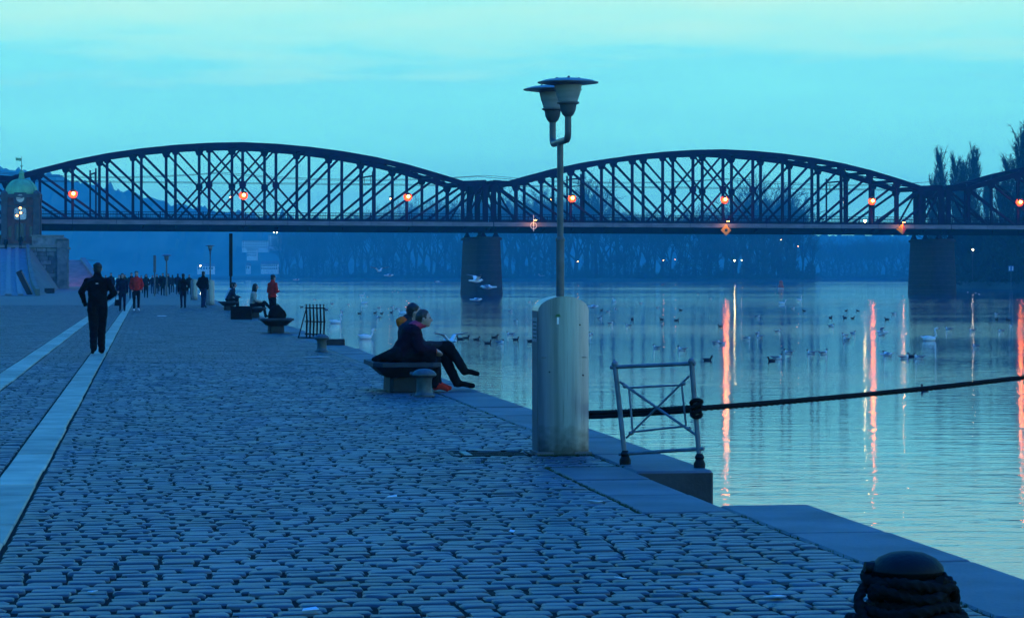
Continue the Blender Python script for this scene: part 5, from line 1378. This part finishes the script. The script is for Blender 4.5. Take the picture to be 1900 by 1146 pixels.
gulls = [(616, 564), (647, 566), (703, 590), (739, 542), (778, 551), (947, 622), (947, 578), (957, 597), (928, 638), (982, 561), (1113, 592), (1133, 601), (1166, 605), (1220, 571), (1229, 605), (1341, 640), (1386, 629), (1405, 620), (1096, 622),
         (1443, 616), (1463, 656), (1528, 657), (1568, 624), (1583, 620), (1647, 660), (1678, 665), (1705, 665), (1804, 614), (1857, 615), (1811, 644), (1442, 666), (1875, 605), (1849, 583), (634, 579), (566, 527), (580, 528), (597, 528), (610, 529), (545, 526), (640, 531), (1100, 526), (1114, 527), (946, 527), (960, 527), (1760, 612), (470, 556), (440, 548)]
def zone(x, y):
    where = ("left of the couple" if x < 700 else "between the couple and the steel cabinet" if x < 990 else "between the cabinet and the first red streak" if x < 1345
             else "between the two red light streaks" if x < 1612 else "right of the second red streak")
    return ("far out, " if y < 578 else "nearer, ") + where
rg_ = random.Random(9)
gulls += [(rg_.uniform(1110, 1890), 540 + 130 * rg_.random() ** 1.4) for k in range(22)] + [(rg_.uniform(560, 850), 535 + 40 * rg_.random()) for k in range(10)]
for x, y in gulls: float_at("gull", GULL, x, y, random.choice((0, math.pi)) + random.gauss(0, .6), "small white gull floating " + zone(x, y), "gull", "gulls floating on the river", random.uniform(.85, 1.05))
ducks = [(667, 582), (696, 581), (708, 582), (726, 580), (854, 630), (865, 628), (884, 631), (905, 638), (918, 627), (957, 631), (985, 634), (1116, 576), (1263, 576), (1255, 595), (1228, 593), (1173, 593), (1337, 606), (1313, 669), (1432, 670), (1541, 590), (1568, 590), (1582, 591),
         (1646, 593), (1492, 577), (1570, 577), (1592, 577), (1849, 593), (1871, 594), (1692, 662), (1716, 724), (606, 575), (560, 570)]
for x, y in ducks: float_at("duck", DUCK, x, y, random.choice((0, math.pi)) + random.gauss(0, .5), "dark duck floating " + zone(x, y), "duck", "dark ducks on the river", random.uniform(.72, .86))
fl = [(703, 503, 120, FLY1, 1.0, "flying gull with raised wings low over the water left of the pier", 2.0), (722, 511, 115, FLY2, .9, "second flying gull just below and right of the raised-wing gull", .3), (811, 523, 150, FLY2, .8, "flying gull close to the waterline left of the pier", 2.6),
      (884, 521, 95, FLY1, 1.2, "flying gull passing in front of the left pier, wings up", .5), (905, 533, 90, FLY2, 1.2, "flying gull skimming low before the left pier", 3.0), (884, 556, 80, FLY2, .8, "flying gull near the water at the pier's foot", 0.2), (834, 633, 44, FLY1, .75, "gull landing beside the man's crossed knee", 2.2),
      (1101, 569, 90, FLY2, .8, "flying gull just right of the steel cabinet top", 0.2), (1636, 616, 95, FLY1, .9, "gull flapping up from the water beside the red streak", 3.0), (550, 519, 150, FLY2, .8, "flying gull right of the man in red", .4), (1645, 657, 75, FLY2, .8, "gull with spread wings above the water near the red streak", 0.1)]
for x, y, Y, me, sc, lab, rz in fl:
    o = place("flying_gull", me, None, px(x, y, Y), rz); o.scale = (sc,) * 3; tag(o, lab, "gull", "gulls in flight over the river")

# ------------------------------------------------------------------ bare winter trees
def tree_mesh(seed, kind, mat="twig"):
    """unit-height tree -> (trunk mesh, crown mesh)"""
    rng = random.Random(seed); T = MB(); tw_v, tw_f = [], []
    def twig(p, d, L, w):
        q = p + d * L; s = d.cross(Vector((rng.gauss(0, 1), rng.gauss(0, 1), rng.gauss(0, 1)))).normalized() * w
        o = len(tw_v); tw_v.extend([p - s, p + s, q]); tw_f.append((o, o + 1, o + 2))
    def spray(p, d, L, n, spread):
        for k in range(n):
            dd = (d + Vector((rng.gauss(0, spread), rng.gauss(0, spread), rng.gauss(.1, spread)))).normalized()
            a = p + d * (L * rng.random() * .4); l2 = L * rng.uniform(.35, .8)
            twig(a, dd, l2, .0022)
            for j in range(3): 
                d3 = (dd + Vector((rng.gauss(0, .5), rng.gauss(0, .5), rng.gauss(.1, .4)))).normalized(); twig(a + dd * l2 * rng.uniform(.3, .9), d3, l2 * .5, .0016)
    def limb(p, d, L, r, lev):
        n = 3; pts = [p]; dd = d.copy()
        for k in range(n):
            dd = (dd + Vector((rng.gauss(0, .10), rng.gauss(0, .10), rng.gauss(.03, .07)))).normalized(); pts.append(pts[-1] + dd * L / n)
        T.tube(pts, [r * (1 - .55 * k / n) for k in range(n + 1)], 5 if lev < 2 else 3, cap=False)
        if lev >= 3:
            spray(pts[1], dd, L * .9, 5, .55); spray(pts[-1], dd, L * .9, 6, .5); return
        kids = rng.randint(3, 4)
        for k in range(kids):
            f = rng.uniform(.45, 1.0) if k else 1.0; i = min(int(f * n), n - 1); q = pts[i].lerp(pts[i + 1], f * n - i) if f < 1 else pts[-1]
            az = rng.random() * 6.28; sp = rng.uniform(.45, .85) if k else .2
            side = dd.orthogonal().normalized(); side.rotate(Matrix.Rotation(az, 3, dd))
            limb(q, (dd + side * sp + Vector((0, 0, .12))).normalized(), L * rng.uniform(.58, .76), r * rng.uniform(.45, .6), lev + 1)
    if kind == "poplar":
        n = 12; pts = [Vector((rng.gauss(0, .004), rng.gauss(0, .004), k / n)) for k in range(n + 1)]
        T.tube(pts, [.016 * (1 - .93 * k / n) for k in range(n + 1)], 6, cap=False)
        for k in range(120):
            z = rng.uniform(.10, .97) ** .9; az = rng.random() * 6.28; w = (.085 * math.sin(min(z * 1.25, 1) ** .8 * math.pi * .86) + .012)
            p = Vector((0, 0, z * .93)); d = Vector((math.cos(az) * .24, math.sin(az) * .24, 1)).normalized(); L = w * rng.uniform(1.4, 2.4)
            T.tube([p, p + d * L * .5, p + d * L + Vector((0, 0, .01))], [.0035, .002, .0008], 3, cap=False)
            for f in (.3, .6, .95): spray(p + d * L * f, d, .085, 4, .15)
    else:
        h = rng.uniform(.22, .32); T.tube([Vector((0, 0, -.02)), Vector((rng.gauss(0, .006), 0, h * .5)), Vector((rng.gauss(0, .012), rng.gauss(0, .012), h))], [.024, .018, .015], 7, cap=False)
        top = Vector((0, 0, h)); nb = rng.randint(4, 5)
        for k in range(nb):
            az = k * 6.28 / nb + rng.gauss(0, .3); sp = rng.uniform(.25, .75) * (1.0 if kind == "wide" else .6)
            limb(top - Vector((0, 0, rng.uniform(0, h * .3))), Vector((math.cos(az) * sp, math.sin(az) * sp, 1)).normalized(), rng.uniform(.26, .32), .011, 1)
        limb(top, Vector((rng.gauss(0, .1), rng.gauss(0, .1), 1)).normalized(), .30, .012, 1)
    z = max(p[2] for p in tw_v); sc = 1 / z
    T.v = [tuple(c * sc for c in p) for p in T.v]
    me = bpy.data.meshes.new("crown"); me.from_pydata([tuple(p * sc) for p in tw_v], [], tw_f); me.materials.append(MATS[mat]); me.update()
    return T.mesh("trunk", "bark", True), me
BARE = [tree_mesh(s, "wide") for s in (1, 2, 3, 4, 6)]
TALL = [tree_mesh(s, "tall") for s in (11, 12, 13)]
POP = [tree_mesh(s, "poplar", "twig_dark") for s in (21, 22, 23)]
DARK = [tree_mesh(s, "wide", "twig_dark") for s in (31, 32, 33)]
CLUMP = [tree_mesh(s, "tall", "twig_dark") for s in (41, 42)] + [tree_mesh(43, "wide", "twig_dark")]
def tree(kind, x, top_y, Y, label, group, width=1.0, ground=.8):
    t, c = random.choice(kind); p = px(x, CYP, Y); H = CAMZ + (CYP - top_y) / FPX * Y - ground
    root = empty("tree", (p.x, p.y, ground), random.random() * 6.28); root.scale = (H * width, H * width, H)
    place("trunk", t, root); place("crown", c, root); tag(root, label, "tree", group)
# wood along the far bank
G1, L1 = "bare trees in the hazy wood on the far bank", "bare winter tree in the hazy wood along the far bank"
prof = [(525, 432), (560, 405), (640, 398), (690, 385), (740, 368), (790, 362), (850, 352), (930, 356), (985, 342), (1040, 352), (1060, 345), (1150, 372), (1200, 385), (1250, 378), (1330, 372), (1400, 350), (1490, 378), (1512, 425)]
def wood(x, low):
    return (("low bare waterside tree on the far bank, " if low else "tall bare tree on the far bank, ") + ("left of the first pier" if x < 700 else "just beside the first pier" if x < 945 else
            "around the lamp post" if x < 1120 else "middle span's left half" if x < 1300 else "middle span's right half"))
xx = 522.0; k = 0
while xx < 1508:
    ty = np.interp(xx, [p[0] for p in prof], [p[1] for p in prof]) + random.gauss(0, 9)
    tree(BARE if random.random() < .65 else TALL, xx, min(ty, 440), shore_y(xx) + random.uniform(20, 110), wood(xx, 0), G1, random.uniform(.85, 1.25)); xx += random.uniform(11, 17)
for k in range(34):
    x = random.uniform(530, 1500); tree(BARE, x, random.uniform(425, 470), shore_y(x) + random.uniform(8, 25), wood(x, 1), G1, random.uniform(1.0, 1.5))
for k in range(16):
    x = 1512 + k * 11; tree(BARE, x, 443 + random.gauss(0, 7) - (6 if x > 1600 else 0), 1920 + random.uniform(0, 150), "bare tree in the paler, more distant wood left of the right pier", "far paler wood left of the right pier", 1.4)
tree(CLUMP, 1106, 312, 1400, "tall slender bare tree seen through the truss right of the lamp post", None, .9)
tree(CLUMP, 1090, 330, 1430, "lower companion of the slender tree right of the lamp post", None, .9)
for x, ty, lab in ((1418, 312, "tallest bare tree in the clump seen through the central truss"), (1385, 342, "left tree of the big clump in the central truss"), (1446, 334, "right tree of the big clump in the central truss"), (1365, 365, "low left edge tree of the clump in the central truss"), (1472, 362, "low right edge tree of the clump in the central truss")):
    tree(CLUMP, x, ty, 1240 + random.uniform(0, 50), lab, None, 1.25)
for x, ty, lab in ((1745, 266, "leftmost poplar above the right pier"), (1774, 276, "short poplar second from the left above the bridge"), (1787, 283, "thin poplar between the short and the tall one"), (1806, 258, "tallest poplar of the group above the right pier"), (1730, 318, "low bare poplar at the left foot of the poplar group"), (1832, 320, "low poplar right of the poplar group")):
    tree(POP, x, ty, 640 + random.uniform(-20, 30), lab, "poplars above the right pier", 1.15)
for x, ty, lab in ((1893, 226, "large poplar cut by the picture edge at the right"), (1872, 280, "slanting poplar left of the edge poplar"), (1912, 215, "tall poplar just outside the right picture edge"), (1857, 318, "low poplar left of the slanting poplar")):
    tree(POP, x, ty, 590 + random.uniform(-10, 20), lab, "poplars at the right picture edge", 1.5)
for k in range(26):
    x = random.uniform(1755, 1930); tree(DARK, x, random.uniform(375, 440), shore_y(x) + random.uniform(15, 70), "bare tree in the dark wood behind the right pier", "dark wood behind the right pier", random.uniform(.9, 1.3))
for k in range(14):
    x = 1900 + k * 40; tree(DARK, x, random.uniform(330, 400), shore_y(min(x, 2590)) + 40, "bare tree in the dark wood behind the right pier", "dark wood behind the right pier", 1.1)

# undergrowth: one tangled mass along the shore
def undergrowth():
    rng = np.random.default_rng(4); n = 60000
    xs = np.where(rng.random(n) < .72, rng.uniform(515, 1512, n), rng.uniform(1740, 2300, n))
    k2 = rng.random(n) < .10; xs[k2] = rng.uniform(1515, 1700, k2.sum())
    Y = np.array([shore_y(x) for x in xs]) + rng.gamma(2.0, 10, n) + 3
    hmax = (11.0 + 5 * np.sin(xs * .045) + 3.5 * np.sin(xs * .21)) * np.where(xs > 1700, .8, 1.0)
    z = rng.random(n) ** 1.4 * np.maximum(hmax, 3) + WATER_Z + .3
    c = np.c_[(xs - CXP) / FPX * Y, Y, z]
    d = rng.normal(0, 1, (n, 3)); d[:, 2] = abs(d[:, 2]) + .6; d /= np.linalg.norm(d, axis=1)[:, None]
    s = np.cross(d, rng.normal(0, 1, (n, 3))); s /= np.linalg.norm(s, axis=1)[:, None]
    L = rng.uniform(.8, 2.4, n)[:, None]; w = rng.uniform(.10, .34, n)[:, None]
    V = np.stack([c - s * w, c + s * w, c + d * L], 1).reshape(-1, 3)
    o = place("undergrowth", np_mesh("undergrowth", V, np.arange(3 * n), np.arange(n) * 3, np.full(n, 3), "bush"))
    tag(o, "tangled dark undergrowth along the far river bank", "undergrowth", kind="stuff")
undergrowth()

# ------------------------------------------------------------------ far buildings, lamps, van, buoy, sign
def house(x0, x1, ytop, ybot, Y, floors, cols, label, roof="flat"):
    a, b = px(x0, ybot, Y), px(x1, ytop, Y); root = empty("building", (a.x, Y, 0)); tag(root, label, "building", "pale buildings below the far hill")
    W = b.x - a.x; z0, z1 = a.z - 3, b.z
    MB().box((0, 0, z0), (W, 10, z1)).build("wall", "pale_render", root)
    if roof == "flat": MB().box((-.4, -.4, z1 + .001), (W + .4, 10.4, z1 + .5)).build("roof", "roof_grey", root)
    else: MB().add([(-.4, -.5, z1), (W + .4, -.5, z1), (W + .4, 10.5, z1), (-.4, 10.5, z1), (0, 5, z1 + 2.6), (W, 5, z1 + 2.6)], [(0, 1, 5, 4), (2, 3, 4, 5), (1, 2, 5), (3, 0, 4), (3, 2, 1, 0)]).build("roof", "roof_grey", root)
    fh = (z1 - a.z) / floors
    for f in range(floors):
        for c in range(cols):
            w = W / cols; MB().box((c * w + w * .22, -.12, a.z + f * fh + fh * .3), (c * w + w * .78, -.001, a.z + f * fh + fh * .82)).build("window", "window_dark", root)
house(449, 497, 447, 461, 1990, 3, 10, "long pale terraced building under the bridge, upper block")
house(458, 476, 462, 476, 1975, 3, 4, "square pale wing below the long terraced building")
house(498, 520, 437, 458, 2010, 5, 5, "taller pale block at the right end of the terraced building")
house(484, 515, 490, 501, 1960, 2, 8, "low pale riverside house right of the banner pole", "gable")
house(366, 396, 494, 502, 2080, 1, 6, "low pale boathouse behind the far lamp", "gable")
house(456, 463, 493, 501, 1970, 1, 2, "tiny pale hut between the riverside houses", "gable")
lampspec = [(1072, 485, 1470, "sodium_far", .16), (1231, 483, 1290, "sodium_far", .14), (1253, 481, 1290, "sodium_far", .09), (1363, 483, 1225, "lamp_yellow", .22), (1376, 483, 1235, "lamp_white", .12), (1449, 445, 1225, "sodium_far", .12), (1481, 457, 1230, "sodium_far", .11)]
for x, y, Y, b, r in lampspec: tiny_lamp("far_lamp", px(x, y, Y), (513 - y) / FPX * Y + 1.2, "tiny lit lamp glowing among the trees on the far bank", b, r, "tiny lit lamps on the far bank")
tiny_lamp("far_lamp", px(1805, 463, 505), 6.0, "single white light in the dark wood behind the right pier", "lamp_white", .14)
tiny_lamp("far_lamp", px(372, 493, 2040), 7.0, "bright lamp at the left end of the low boathouse", "lamp_white", .42)
tiny_lamp("far_lamp", px(508, 431.5, 1900), 24.0, "left of two white floodlights just under the bridge deck", "lamp_white", .30)
tiny_lamp("far_lamp", px(514, 431.5, 1900), 24.0, "right of two white floodlights just under the bridge deck", "lamp_white", .30)
p = px(1005, 503, 1540); r = empty("white_van", (p.x, p.y, 1.2)); tag(r, "small white van parked on the far bank left of the lamp post", "van")
MB().add([(-2, -.9, .35), (2, -.9, .35), (2, .9, .35), (-2, .9, .35), (-2, -.9, 2.1), (1.2, -.9, 2.1), (1.2, .9, 2.1), (-2, .9, 2.1), (2, -.9, 1.2), (2, .9, 1.2)],
         [(3, 2, 1, 0), (0, 1, 8, 5, 4), (2, 3, 7, 6, 9), (4, 5, 6, 7), (5, 8, 9, 6), (1, 2, 9, 8), (3, 0, 4, 7)]).build("body", "sign_white", r)
MB().box((-1.2, -.93, 1.25), (.9, -.901, 1.85)).build("window", "window_dark", r)
for x in (-1.2, 1.3): MB().tube([(x, -.95, .33), (x, -.7, .33)], .33, 12).build("wheel", "shoe_black", r)
p = on_z(1449, 537, WATER_Z); r = empty("river_buoy", (p.x, p.y, WATER_Z)); tag(r, "small red navigation buoy far out near the trees", "buoy")
MB().lathe([(.3, -.3), (.62, .0), (.62, .55), (.40, 1.0), (.36, 1.7), (.05, 1.9)], 14).build("float", "sign_red", r, smooth=True); MB().lathe([(.63, .1), (.64, .3), (.63, .31)], 14).build("band", "sign_white", r)
p = px(1876, 498, 515); r = empty("river_sign", (p.x, p.y, 0)); tag(r, "blue and white board sign on a pole at the right bank", "sign")
MB().tube([(0, .06, -1), (0, .06, p.z + .55)], .05, 6).build("pole", "grey_iron", r); MB().box((-.55, -.03, p.z - .55), (.55, .03, p.z + .55)).build("board", "sign_blue", r)
MB().box((-.42, -.05, p.z - .42), (-.18, -.031, p.z + .42)).build("stripe", "sign_white", r); MB().box((.18, -.05, p.z - .42), (.42, -.031, p.z + .42)).build("stripe", "sign_white", r)

# ------------------------------------------------------------------ evening haze over the river
hz = MB().box((-1100, -70, -3.2), (1500, 3800, 124)).build("haze", "haze_air"); tag(hz, "thin blue evening haze over the river", kind="stuff")
